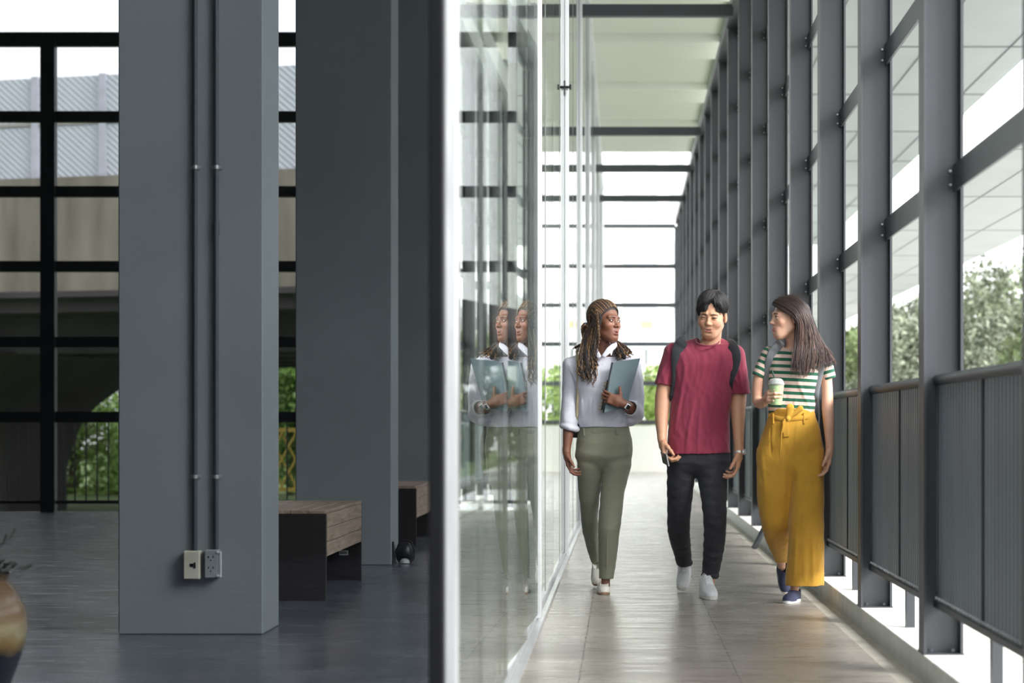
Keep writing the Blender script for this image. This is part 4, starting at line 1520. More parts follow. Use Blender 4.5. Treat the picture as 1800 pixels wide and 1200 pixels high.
teeth(OA, RA, SA, A.root, A.o, z=-0.0605, w=0.020)

SHIRT = fabric('pale_blue_shirt', lin(206, 208, 220), 0.9, 0.05, 0.35, 130)
shA = [U(A.loft(torsoA, 2.4), 0)]
shA += A.chain([(1042, 623, .04, 9), (1003, 641, .035, 13.0)], .03) + A.chain([(1084, 622, .04, 9), (1113, 642, .035, 13.0)], .03)
shA += A.chain([(1003, 642, .035, 13.5), (1002, 670, .04, 14), (1001.5, 710, .035, 14.2), (1000.5, 742, .005, 15)], .012)
shA += [U(ell(A.p(1001, 751, -.003), (A.r(18), .058, A.r(8.5)), rot(0, 0, 12)), .008),
        S(A.cone((999, 758, -.005), (997, 790, -.02), 12.5, 13), .002)]
shA += A.chain([(1114, 644, .035, 13.5), (1117.5, 680, .035, 14.3), (1117.5, 712, .04, 15.5), (1116, 728, .035, 15)], .012)
shA += [U(A.cone((1117, 727, .03), (1111, 718, -.075), 15, 14.5), .012), S(A.cone((1109, 717, -.09), (1095, 709, -.2), 11.5, 13), .002),
        U(ell(A.p(1109, 738, .0), (A.r(11), .06, A.r(11))), .02),
        S(cut(ell(A.p(1062, 612, .02), (A.r(15.5), .085, A.r(19)))), .004)]
fa = lambda a, b, r, am: pfold(A, FB[0], a, b, r, am * 1.5)
FB = [list(shA)]
ysA = -.075
for a, b, r, am in [((1046, 745, ysA), (1044, 700, ysA), .008, .006), ((1058, 748, ysA), (1052, 715, ysA), .007, .006), ((1034, 745, ysA), (1038, 700, ysA), .008, .005),
                    ((1072, 748, ysA), (1088, 728, ysA), .008, .007), ((1090, 745, ysA), (1100, 725, ysA), .008, .007), ((1026, 742, -.06), (1022, 700, -.06), .008, .005),
                    ((1062, 630, -.075), (1059, 745, -.07), .004, .003), ((1000, 665, -.015), (991, 690, -.0), .006, .005), ((1010, 690, -.02), (992, 705, -.0), .006, .005),
                    ((1011, 712, -.01), (990, 726, 0), .006, .006), ((1012, 728, -.03), (988, 740, -.02), .006, .005), ((1128, 700, -.01), (1108, 712, -.02), .006, .006),
                    ((1129, 715, -.01), (1110, 708, -.04), .006, .005), ((1122, 650, -.01), (1128, 690, -.0), .007, .004), ((1000, 640, -.03), (1012, 670, -.05), .008, .005)]:
    shA.append(fa(a, b, r, am))
shA.append(wrinkles(.0048, (22, 12, 16), 1))
so_ = A.make('shirt', shA, SHIRT, CV, (975, 1140), (600, 765), (-.2, .2))
# collar, placket and buttons
for path in ([(1046, 603, .02), (1043, 611, -.03), (1048, 620, -.062), (1055, 629, -.078)], [(1079, 600, .0), (1080, 607, -.045), (1071, 616, -.068), (1060, 628, -.080)]):
    A.ribbon('collar', path, shA, [.020, .034, .038, .022], .004, SHIRT, .002, so_)
for yb_ in (640, 660, 681, 702, 723):
    m = MB()
    xb = 1060.5 - (yb_ - 630) * .02; yy = hit_y(shA, A.p(xb, yb_)[0], A.p(xb, yb_)[2], A.D - .3, A.D + .1)
    q = A.p(xb, yb_); c = (q[0], (yy or A.D) - .001, q[2])
    m.tube([c, (c[0], c[1] - .003, c[2])], .0045, 10)
    raw_mesh('button', np.array(m.v), m.f, mat('shirt_button', lin(225, 225, 230), .3), so_, False, None, A.o)

OLIVE = fabric('olive_trousers', lin(136, 138, 120), 0.88, 0.05, 0.2, 300)
def trouser_common(per, rows, legs, k=.03):
    return [U(per.loft(rows, 2.3), 0)] + sum([per.chain(l, k) for l in legs], [])
trA = [U(A.loft([(749, 1018, 1106, .05, .094), (765, 1015, 1109, .05, .102), (785, 1012, 1112, .055, .112), (805, 1012, 1110, .06, .112), (813, 1018, 1106, .06, .09), (822, 1034, 1090, .06, .06), (828, 1050, 1072, .06, .03)], 2.2), 0)]
trA += A.chain(legB, .014) + A.chain(legF, .014)
trA += [I(plane(A.p(1060, 749.5, 0), (0, 0, 1)), .003),
        S(A.cone((1065.5, 1014, .10), (1065, 1030, .10), 10.2), .002), S(A.cone((1046, 985, .62), (1047, 1000, .66), 6.3), .002)]
trA.insert(-2, I(lambda P: np.maximum(A.p(1060, 1016.5, .10)[2] - P[..., 2], -1.0), .002))
ft = [((1016, 778, -.02), (1058, 790, -.055), .006, .004), ((1062, 786, -.055), (1110, 776, -.02), .006, .004), ((1016, 792, -.02), (1056, 800, -.05), .006, .004), ((1064, 797, -.055), (1111, 789, -.02), .006, .004),
      ((1060, 752, -.055), (1060, 800, -.05), .004, -.003), ((1062, 806, -.05), (1106, 795, -.02), .007, .005), ((1020, 806, -.03), (1054, 812, -.04), .007, .004),
      ((1050, 925, -.02), (1090, 905, -.05), .006, .006), ((1054, 935, -.04), (1092, 918, -.05), .006, .005), ((1056, 912, -.04), (1094, 892, -.05), .007, .005), ((1022, 900, .1), (1048, 915, .1), .007, .006),
      ((1024, 930, .2), (1046, 920, .2), .006, .006), ((1067, 940, -.05), (1066, 1010, .0), .005, .004), ((1060, 860, -.04), (1092, 845, -.03), .008, .004), ((1025, 860, .0), (1050, 872, .05), .008, .004)]
FB[0] = list(trA)
trA += [fa(*q) for q in ft]
trA.append(wrinkles(.0034, (12, 10, 30), 2))
to_ = A.make('trousers', trA, OLIVE, CV, (1000, 1125), (745, 1020), (-.12, .80), wide=1.5)
A.ribbon('waistband', [(1019, 754), (1040, 757), (1062, 757), (1085, 755), (1105, 752)], trA, .034, .003, OLIVE, .001, to_)
for bx, by in ((1026, 758), (1083, 755)):
    A.ribbon('belt_loop', [(bx, by - 7), (bx + .5, by), (bx + 1, by + 8)], trA, .011, .004, OLIVE, .004, to_)
FLAT = mat('white_flat_leather', lin(228, 226, 218), 0.5, 0, 0.04, 12)
SOLE = mat('tan_sole', lin(150, 120, 96), 0.6)
shoe(A, (A.p(1063, 700, -.10)[0], A.D - .10, 0.0), 4, 0, 0.25, 'flat', FLAT, SOLE, .95)
shoe(A, (A.p(1047.5, 700, .50)[0], A.D + .50, 0.004), -4, 38, 0.25, 'flat', FLAT, SOLE, .9)

# smart watch
WB = mat('watch_strap_black', lin(30, 30, 34), 0.5)
def watch(per, c, axis, r, cdir, strap_m, case_m, square, parent_root):
    axis = np.array(axis, float); axis /= np.linalg.norm(axis)
    u = np.array(cdir, float); u -= axis * (u @ axis); u /= np.linalg.norm(u); v = np.cross(axis, u)
    R = np.stack([u, v, axis], 1)
    m = MB(); n = 28; w = .011 if square else .009
    V, Fs = [], []
    for k in range(n):
        th = 2 * PI * k / n
        for (rr, zz) in ((r, -w), (r + .0035, -w * .9), (r + .0035, w * .9), (r, w)):
            V.append(c + R @ np.array([rr * math.cos(th), rr * math.sin(th), zz]))
    for k in range(n):
        for a in range(4):
            Fs.append((k*4+a, k*4+(a+1) % 4, ((k+1) % n)*4+(a+1) % 4, ((k+1) % n)*4+a))
    s_ = raw_mesh('watch_strap', np.array(V), Fs, strap_m, parent_root, False, None, per.o)
    m = MB()
    if square: m.box(r + .001, r + .011, -.017, .017, -.020, .020, b=.003)
    else: m.tube([(r + .001, 0, 0), (r + .010, 0, 0)], .018, 20)
    raw_mesh('watch_case', np.array([c + R @ np.array(p) for p in m.v]), m.f, case_m, s_, False, None, per.o)
    m = MB()
    if square: m.box(r + .0105, r + .0125, -.0135, .0135, -.0165, .0165, b=.0008)
    else: m.tube([(r + .0095, 0, 0), (r + .011, 0, 0)], .0145, 20)
    raw_mesh('watch_face', np.array([c + R @ np.array(p) for p in m.v]), m.f, PUP if square else mat('watch_dial', lin(215, 218, 220), .3), s_, False, None, per.o)
ax = A.p(1108, 717, -.08) - A.p(1094, 708.5, -.16)
watch(A, A.p(1096.5, 710.5, -.148), ax, A.r(7.6), (.45, -.8, -.3), WB, mat('watch_white', lin(205, 208, 214), .3, .4), True, A.root)
# earring
m = MB(); e0 = A.p(1047, 600, -.060)
m.tube([e0, e0 + [0, 0, -.022]], .0012, 6); m.lathe([(0, -.010), (.005, -.007), (.0065, 0), (.005, .006), (0, .009)], tuple(e0 + [0, 0, -.030]), 12)
raw_mesh('earring', np.array(m.v), m.f, mat('pearl', lin(235, 235, 235), .15), A.root, True, None, A.o)

# hair: cap, bun and braids
HA = mat('braided_hair', (.1, .1, .1), 0.65, 0, 0.15, 30, attr='Col')
kD, kM, kG = np.array(lin(32, 25, 25)), np.array(lin(74, 54, 42)), np.array(lin(150, 114, 74))
capA = [U(ell((0, 0.026, 0.050), (0.084, 0.101, 0.092)), 0), U(ell((0.012, 0.105, -0.010), (0.045, 0.050, 0.055)), .03),
        I(plane((0, -0.058, 0.060), (0, -0.80, -0.60)), .012)]
# side hair in front of the ear
capA += [U(cone((-0.068, -0.005, 0.050), (-0.074, 0.026, -0.030), .014, .016), .02), U(cone((0.068, -0.000, 0.050), (0.072, 0.032, -0.030), .012, .014), .02)]
capW = xf(capA, OA, RA, SA)
capW += A.chain([(1036, 588, .02, 11), (1033, 612, -.03, 8.5), (1033, 640, -.07, 7), (1034, 662, -.085, 3)], .02)
capW += A.chain([(1080, 604, .05, 6), (1092, 618, -.03, 6), (1097, 628, -.055, 4)], .02)
ho = A.make('hair', capW, HA, .004, (1010, 1120), (515, 690), (-.25, .2), lambda V: np.tile(kD, (len(V), 1)))
rg = np.random.default_rng(5)
def slerp_dirs(a, b, n):
    a, b = a / np.linalg.norm(a), b / np.linalg.norm(b)
    w = math.acos(np.clip(a @ b, -1, 1)); t = np.linspace(0, 1, n)[:, None]
    return (np.sin((1 - t) * w) * a + np.sin(t * w) * b) / max(math.sin(w), 1e-4)
cC, cR = np.array([0, 0.026, 0.050]), np.array([0.088, 0.1055, 0.0965])
def braid_cols(n, mixg):
    base = kG if rg.uniform() < mixg * .8 else (kM if rg.uniform() < .45 else kD * 1.1)
    tw = (np.sin(np.arange(n) * 2.1 + rg.uniform(0, 6)) > -.2)[:, None]
    return np.where(tw, base * rg.uniform(.75, 1.15), base * .35 + kD * .4)
strs = []
end = np.array([-0.012, .115, -0.02])
# rows sweeping back over the cap from the hairline
for side in (-1, 1):
    for q in range(34):
        u = q / 33
        hl = np.array([side * (0.004 + 0.072 * math.sin(u * 1.45)), -0.074 + 0.068 * u ** 1.4, 0.094 - 0.082 * u ** 1.5])
        a = (hl - cC) / cR
        bk = np.array([side * 0.05 * (1 - .2 * u), .085, 0.00 - .03 * u])
        b = (bk - cC) / cR
        md = (np.array([side * (0.010 + 0.066 * u), 0.020 + 0.02 * u, 0.142 - 0.085 * u ** 1.3]) - cC) / cR
        D_ = np.concatenate([slerp_dirs(a, md, 18)[:-1], slerp_dirs(md, b, 17)])
        ker = np.array([.25, .5, .25])
        for _ in range(6): D_[1:-1] = .25 * D_[:-2] + .5 * D_[1:-1] + .25 * D_[2:]
        P_ = on_surface(capA, cC, cC + D_ * cR, .0015 + .0018 * rg.uniform())
        W_ = np.array([lw(OA, RA, SA, p) for p in P_])
        n = 34; rad = .0046 * (1 + .18 * np.sin(np.arange(n) * 2.1))
        strs.append((W_, rad, braid_cols(n, .18 if q % 3 else .8)))
# hanging bundles in pixels
def bundle(g0, g1, count, mixg, jit=.006, r=.0042, n_out=40, curl_end=True):
    for q in range(count):
        u = rg.uniform()
        P_ = strand_lerp([A.p(*g) for g in g0], [A.p(*g) for g in g1], u, jit, rg)
        P_ = P_[: max(6, int(len(P_) * rg.uniform(.66, 1.0)))]
        t = np.linspace(0, 1, n_out); s0 = np.linspace(0, 1, len(P_))
        P_ = np.stack([np.interp(t, s0, P_[:, k]) for k in range(3)], 1)
        if curl_end:
            am = .012 * np.clip(t - .72, 0, 1)[:, None] * 3
            ph = rg.uniform(0, 6)
            P_ = P_ + am * np.stack([np.sin(t * 40 + ph), np.cos(t * 36 + ph) * .6, 0 * t], 1)
        rad = r * (1 + .22 * np.sin(np.arange(n_out) * 2.1)) * np.interp(t, [0, .75, 1], [1, .9, .35])
        strs.append((P_, rad, braid_cols(n_out, mixg)))
bundle([(1042, 552, .02), (1032, 578, .02), (1021, 612, -.03), (1017, 650, -.075), (1024, 672, -.09)],
       [(1056, 556, -.085), (1050, 588, -.085), (1046, 618, -.085), (1049, 645, -.10), (1040, 686, -.105)], 125, .42)
bundle([(1046, 545, -.09), (1052, 575, -.095), (1051, 600, -.09), (1049, 622, -.09)], [(1050, 545, -.10), (1053, 578, -.10), (1053, 604, -.095), (1050, 628, -.095)], 5, .6, .002)
bundle([(1074, 598, .05), (1079, 608, -.0), (1083, 622, -.055), (1082, 634, -.085)], [(1086, 600, .05), (1096, 606, .0), (1108, 618, -.045), (1114, 630, -.07)], 76, .45, .005)
bundle([(1030, 590, .06), (1022, 604, .05), (1012, 606, .03), (1006, 612, .02)], [(1032, 600, .06), (1024, 608, .05), (1018, 610, .02), (1012, 620, .0)], 9, .3, .006)
# bun
for q in range(16):
    th = np.linspace(0, 5.2, 26) + rg.uniform(0, 6); rr = rg.uniform(.014, .036)
    c0 = A.p(1031 + rg.uniform(-2, 3), 583 + rg.uniform(-6, 6), .055)
    P_ = c0 + np.stack([rr * .75 * np.cos(th), .02 * np.sin(th * .7) - .03, rr * np.sin(th)], 1)
    strs.append((P_, .0045 * (1 + .2 * np.sin(np.arange(26) * 2.1)), braid_cols(26, .2)))
tubes_mesh('braids', strs, HA, ho, A.o, 6)

# folder, notebook, shoulder bag
def quad_slab(name, per, px, th, m, parent, dyf):
    V = []
    for (x, y, d) in px: V.append(per.p(x, y, d))
    for (x, y, d) in px: V.append(per.p(x, y, d) + np.array([0, th, 0]))
    return V, [(0, 1, 2, 3), (7, 6, 5, 4), (0, 4, 5, 1), (1, 5, 6, 2), (2, 6, 7, 3), (3, 7, 4, 0)]
FOL = mat('teal_grey_folder', lin(96, 116, 124), 0.55, 0, 0.04, 20, 0.1, 200)
o_ = A.p(1085, 725, -.14); fr_ = empty('folder', o_); tag(fr_, 'slate blue folder held against the chest by the woman with braids', 'folder')
V, Fs = quad_slab('cover', A, [(1077, 637, -.130), (1125.7, 629, -.105), (1101, 716, -.125), (1061, 725, -.150)], .004, FOL, fr_, 0)
raw_mesh('front_cover', np.array(V), Fs, FOL, fr_, False, None, o_)
V, Fs = quad_slab('cover', A, [(1077, 638, -.117), (1125, 630, -.092), (1100, 716, -.112), (1061.5, 725, -.137)], .004, FOL, fr_, 0)
raw_mesh('back_cover', np.array(V), Fs, FOL, fr_, False, None, o_)
V, Fs = quad_slab('pages', A, [(1077.5, 640, -.126), (1124, 632, -.101), (1100, 714, -.121), (1062.5, 723, -.146)], .009, FOL, fr_, 0)
raw_mesh('pages', np.array(V), Fs, mat('paper', lin(225, 225, 220), .8), fr_, False, None, o_)
m = MB(); m.tube([A.p(1077, 637, -.122), A.p(1061, 725, -.142)], .0085, 10)
raw_mesh('spine', np.array(m.v), m.f, mat('folder_spine', lin(48, 58, 64), .5), fr_, True, None, o_)
o_ = A.p(1060, 722, -.115); nb_ = empty('notebook', o_); tag(nb_, 'dark ring-bound notebook with gold rings tucked behind the folder', 'notebook')
V, Fs = quad_slab('cover', A, [(1067, 668, -.108), (1095, 662, -.09), (1085, 712, -.10), (1056, 721, -.118)], .010, DARK, nb_, 0)
raw_mesh('cover', np.array(V), Fs, DARK, nb_, False, None, o_)
m = MB()
for q in range(9):
    c = A.p(1066 - q * 1.35, 672 + q * 5.9, -.112)
    pts = [c + np.array([.009 * math.cos(t) - .004, .010 * math.sin(t) + .004, 0]) for t in np.linspace(0, 2 * PI, 13)]
    m.tube(pts, .0022, 6)
raw_mesh('rings', np.array(m.v), m.f, mat('gold_wire', lin(200, 160, 90), .3, .8), nb_, True, None, o_)
o_ = A.p(1022, 760, .12); sb = empty('shoulder_bag', o_); tag(sb, 'dark shoulder bag on a beige strap behind the hip of the woman with braids', 'bag')
V, Fq = sdf_mesh([U(rbox(A.p(1020, 745, .20), (.055, .045, .085), .02), 0)], A.p(1020, 745, .20) - .15, A.p(1020, 745, .20) + .15, .006)
raw_mesh('bag_body', V, Fq, mat('dark_leather', lin(60, 52, 46), .5), sb, True, None, o_)
A2 = A; old = A.root, A.o
def ribbon_on(per, root, o, *a, **k):
    sr, so = per.root, per.o; per.root, per.o = root, np.array(o)
    r_ = per.ribbon(*a, **k); per.root, per.o = sr, so
    return r_
ribbon_on(A, sb, o_, 'strap', [(1016, 612, .10), (1014, 617, .03), (1014.5, 628), (1016, 645), (1016.5, 665), (1016, 690), (1015, 715), (1014, 735), (1012, 746, .08)], shA, .017, .003, mat('beige_strap', lin(168, 156, 130), .7))

# ------------------------------------------------------------------ the man
B = Person(11.67, 1243, 'smiling man in maroon t-shirt and black jeans wearing a backpack, walking in the middle')
SKB = skin_mat('light_tan_skin')
OB, RB, SB = B.p(1251.5, 556.5, 0.0), rot(-15, 12, 4), 1.03
hops, lips = head_ops(jaw=1.02, lid=0.0030, smile=1.5, mouth_open=0.0045, nose_w=1.12, lip=1.0, nose_l=0.8, cheek=1.1)
body = xf(hops, OB, RB, SB)
body += [U(cone(lw(OB, RB, SB, (0, 0.024, -0.055)), B.p(1247, 622, 0.05), B.r(17), B.r(18)), 0.02)]
torsoB = [(606, 1196, 1291, .06, .070), (618, 1180, 1302, .055, .095), (640, 1178, 1300, .05, .118), (670, 1179, 1294, .05, .120), (700, 1179, 1287, .05, .116),
          (735, 1176, 1283, .05, .112), (770, 1173, 1283, .05, .115), (798, 1172, 1284, .05, .118)]
body += [U(B.loft(torsoB, grow=-0.016), 0.03), U(B.loft([(780, 1180, 1278, .06, .10), (815, 1182, 1273, .06, .08)], grow=-.022), .02)]
armL = [(1184, 622, .05, 12), (1168, 680, .05, 13.6), (1164, 714, .03, 13.2), (1163, 745, 0, 10.8), (1164, 772, -.03, 7.6)]
armR = [(1294, 624, .05, 12), (1299, 690, .04, 13.0), (1297.5, 718, .02, 13.2), (1298, 755, -.02, 10.4), (1299, 792, -.04, 7.9)]
body += B.chain(armL, .02) + B.chain(armR, .02)
legB = [(1198, 815, .06, 26), (1195.5, 862, .11, 23.3), (1193.5, 900, .17, 21), (1193.5, 935, .28, 19.8), (1198, 962, .46, 17), (1203, 988, .62, 14.4)]
legF = [(1252, 815, .05, 30), (1254, 865, .02, 23.8), (1256.5, 905, .00, 20.8), (1256.5, 935, .03, 19.6), (1254, 968, .08, 18.2), (1248.5, 1009, .13, 15.2)]
body += B.chain([(a, b, c, r - 5) for a, b, c, r in legB] + [(1202, 1006, .68, 7)], .02)
body += B.chain([(a, b, c, r - 5) for a, b, c, r in legF] + [(1248, 1026, .15, 8)], .02)
h1, _ = hand_ops(B.p(1164, 774, -.03), (.14, -.22, -.96), (.93, .05, .12), (.1, -1, 0), curls=[(48, 40, 25), (52, 44, 28), (56, 46, 30), (58, 46, 30)], s=1.04, thumb=(.85, .45, .45))
h2, _ = hand_ops(B.p(1299, 795, -.04), (-.12, -.14, -.98), (-.93, .0, .1), (0, -1, 0), curls=[(22, 34, 26), (28, 38, 28), (32, 42, 30), (36, 42, 30)], s=1.04, thumb=(.85, .40, .35))
body += h1 + h2
B.make('body', body, SKB, HV, (1140, 1325), (505, 1050), (-.3, .86),
       face_paint(OB, RB, SB, lin(205, 156, 126), lin(192, 122, 106), lips, lin(30, 24, 24), .0046, -.001, blush=lin(214, 148, 122), mo=0.0045, lid=0.0030))
eyes(OB, RB, SB, lin(44, 28, 20), B.root, B.o, gaze=(-0.15, -1, -0.35), name='brown')
teeth(OB, RB, SB, B.root, B.o, z=-0.0598, w=0.029, h=.0065)
TEE = fabric('maroon_jersey', lin(142, 54, 76), 0.85, 0.05, 0.15, 400, sheen=.25)
shB = [U(B.loft(torsoB, 2.4), 0)]
shB += B.chain([(1228, 606, .06, 13), (1188, 621, .055, 17)], .03) + B.chain([(1265, 606, .06, 12), (1291, 623, .055, 17)], .03)
slL = cut(B.cone((1184, 621, .055), (1165, 686, .05), 18.5, 17.5), plane(B.p(1166, 676, .05), B.p(1163, 700, .05) - B.p(1169, 650, .05)))
slR = cut(B.cone((1293, 624, .055), (1302, 700, .04), 17, 19), plane(B.p(1302, 692, .04), (0, 0, -1)))
shB += [U(slL, .012), U(slR, .012)]
shB += [S(ell(B.p(1244, 596, .02), (B.r(22), .088, B.r(14.5)), rot(0, -22, 0)), .004),
        S(B.cone((1166, 680, .05), (1164, 700, .04), 14.9), .002), S(B.cone((1301, 690, .04), (1301, 705, .04), 15.0), .002),
        I(plane(B.p(1240, 797, 0), (0.02, 0, -1)), .003)]
FB[0] = list(shB)
fb = lambda a, b, r, am: pfold(B, FB[0], a, b, r, am * 1.5)
yb_ = -.07
for q in [((1206, 640, yb_), (1186, 760, -.05), .010, .007), ((1222, 690, yb_), (1205, 790, -.06), .010, .006), ((1262, 680, yb_), (1282, 715, -.04), .009, .006),
          ((1245, 760, yb_), (1280, 735, -.04), .009, .008), ((1250, 735, yb_), (1283, 722, -.04), .009, .007), ((1232, 700, yb_), (1226, 790, -.065), .010, .006),
          ((1250, 770, -.065), (1256, 795, -.065), .010, .006), ((1268, 760, -.05), (1280, 790, -.03), .008, .006), ((1196, 700, -.06), (1178, 775, -.03), .009, .006),
          ((1180, 640, -.02), (1168, 672, -.0), .007, .005), ((1172, 636, -.0), (1157, 668, .0), .007, .004), ((1282, 640, -.04), (1296, 675, -.01), .007, .006),
          ((1296, 634, -.01), (1304, 680, -.01), .008, .004), ((1228, 640, yb_), (1262, 640, yb_), .03, .004), ((1262, 700, yb_), (1248, 755, yb_), .010, -.005)]:
    shB.append(fb(*q))
shB.append(wrinkles(.0040, (26, 12, 10), 3))
so_ = B.make('t_shirt', shB, TEE, CV, (1140, 1325), (585, 800), (-.2, .25))
# ribbed neckline
ring = []
for th in np.linspace(-.25, PI + .25, 25):
    ring.append(B.p(1244 + 20.5 * math.cos(th), 599 + 8.5 * math.sin(th), .02 - .085 * math.sin(th)))
m = MB(); m.tube(ring, .0042, 8)
raw_mesh('neckline', np.array(m.v), m.f, TEE, so_, True, None, B.o)
JEAN = fabric('black_denim', lin(52, 53, 60), 0.85, 0.12, 0.3, 350, sheen=.05)
trB = [U(B.loft([(780, 1180, 1279, .055, .105), (800, 1174, 1282, .055, .112), (815, 1175, 1281, .06, .108), (827, 1188, 1266, .06, .08), (835, 1210, 1240, .06, .04)], 2.2), 0)] + B.chain(legB, .03) + B.chain(legF, .03)
trB += [U(ell(B.p(1203, 989, .62), (B.r(15.2), .055, B.r(4.5))), .006), U(ell(B.p(1248.5, 1011, .13), (B.r(16.4), .060, B.r(5))), .006),
        S(B.cone((1203, 995, .62), (1203, 1012, .64), 12), .002), S(B.cone((1248.5, 1015, .13), (1248, 1035, .13), 13), .002)]
FB[0] = list(trB)
for q in [((1176, 905, .05), (1210, 895, .06), .007, .007), ((1176, 918, .07), (1211, 912, .1), .007, .006), ((1177, 932, .12), (1211, 925, .14), .007, .007), ((1182, 950, .2), (1212, 962, .24), .007, .006),
          ((1190, 972, .34), (1216, 962, .3), .006, .007), ((1190, 960, .25), (1214, 976, .34), .006, .006), ((1238, 918, -.09), (1276, 908, -.08), .007, .007), ((1240, 926, -.08), (1276, 920, -.07), .006, .006),
          ((1238, 905, -.09), (1275, 893, -.08), .008, .006), ((1234, 998, .0), (1262, 990, .0), .006, .006), ((1235, 985, .0), (1268, 975, -.0), .007, .005), ((1230, 836, -.04), (1270, 822, -.05), .008, .005),
          ((1180, 826, -.04), (1216, 838, -.04), .008, .004), ((1224, 802, -.055), (1224, 830, -.045), .005, -.004)]:
    trB.append(fb(*q))
trB.append(wrinkles(.0036, (14, 12, 34), 4))
B.make('jeans', trB, JEAN, CV, (1160, 1295), (775, 1020), (-.15, .80))
SNK = mat('white_sneaker_leather', lin(232, 234, 238), 0.45, 0, 0.03, 14)
SSL = mat('white_rubber_sole', lin(226, 226, 224), 0.6, 0, 0.05, 14)
shoe(B, (B.p(1254, 700, -.16)[0], B.D - .10, 0.0), 9, 0, 0.30, 'sneaker', SNK, SSL, 1.08)
shoe(B, (B.p(1200, 700, .45)[0], B.D + .50, 0.004), -6, 16, 0.30, 'sneaker', SNK, SSL, 1.08)
ax = B.p(1298, 755, -.02) - B.p(1299, 792, -.04)
watch(B, B.p(1299, 795, -.04), ax, B.r(8.4), (.9, -.45, 0), mat('steel_bracelet', lin(190, 186, 182), .3, .7), mat('steel_case', lin(215, 215, 218), .25, .7), False, B.root)
# man's hair
HB = mat('black_hair', (.02, .02, .02), 0.62, 0, 0.2, 40, attr='Col')
capB = [U(ell((0, 0.024, 0.054), (0.084, 0.100, 0.090)), 0), I(plane((0, -0.074, 0.070), (0, -0.62, -0.78)), .014)]
capB += [U(cone((-0.030, -0.066, 0.090), (-0.060, -0.062, 0.055), .010, .006), .02),
         U(cone((0.048, -0.060, 0.085), (0.064, -0.050, 0.050), .010, .006), .012),
         U(cone((-0.070, -0.020, 0.034), (-0.070, -0.012, 0.008), .008, .004), .01), U(cone((0.069, -0.020, 0.034), (0.069, -0.012, 0.008), .008, .004), .01),
         U(ell((-0.005, 0.000, 0.095), (.060, .072, .040)), .03),
         S(cone((0.003, -0.080, 0.074), (0.015, -0.074, 0.108), .024, .009), .004)]
ho = B.make('hair', xf(capB, OB, RB, SB), HB, .0035, (1205, 1300), (500, 600), (-.2, .2), lambda V: np.tile(np.array(lin(24, 23, 26)), (len(V), 1)))
strs = []
cC, cR = np.array([-0.004, 0.018, 0.056]), np.array([0.086, 0.104, 0.094])
part = np.array([0.018, -0.062, 0.125])
for q in range(900):
    u = rg.uniform()
    st = part + np.array([rg.normal() * .004, rg.uniform(0, .10), .006])
    if q % 3 == 0: en = np.array([rg.uniform(.040, .088), rg.uniform(-.085, .05), rg.uniform(.028, .05)])
    elif q % 3 == 1: en = np.array([rg.uniform(-.070, -.020), rg.uniform(-.11, -.07), rg.uniform(.026, .07)])
    else: en = np.array([rg.uniform(-.095, -.06), rg.uniform(-.08, .08), rg.uniform(.00, .04)])
    D_ = slerp_dirs((st - cC) / cR, (en - cC) / cR, 16)
    lift = 1.035 + .055 * np.sin(np.linspace(0, PI, 16)) + .018 * rg.normal()
    P_ = on_surface(capB, cC, cC + D_ * cR, (lift - 1) * .06)
    e2 = np.clip((np.linspace(0, 1, 16) - .75) * 4, 0, 1)[:, None]; P_ = P_ * (1 - e2) + (cC + D_ * cR * lift[:, None]) * e2
    W_ = (P_ * SB) @ RB.T + OB
    c = np.array(lin(26, 24, 27)) * rg.uniform(.6, 1.7)
    strs.append((W_, np.interp(np.linspace(0, 1, 16), [0, .3, 1], [.0018, .0026, .0008]), c))
tubes_mesh('hair_strands', strs, HB, ho, B.o, 5)
# phone
PH = mat('phone_black', lin(18, 18, 22), .15); PM = mat('phone_frame', lin(200, 202, 206), .25, .8)
o_ = B.p(1169, 806, -.10); ph = empty('smartphone', o_); tag(ph, 'black phone with pale metal rim in the hand of the man in maroon', 'phone')
Rp = rot(14, 8, -14)
for nm, bx, mm_ in (('frame', (-.0038, .0038, -.062, .062, -.036, .036), PM), ('screen', (-.0050, -.0036, -.060, .060, -.034, .034), PH), ('back_panel', (.0036, .0048, -.060, .060, -.034, .034), PH)):
    m = MB(); m.box(*bx, b=.0012 if nm == 'frame' else .0)
    raw_mesh(nm, np.array([Rp @ np.array(p) + B.p(1169, 806, -.085) for p in m.v]), m.f, mm_, ph, False, None, o_)
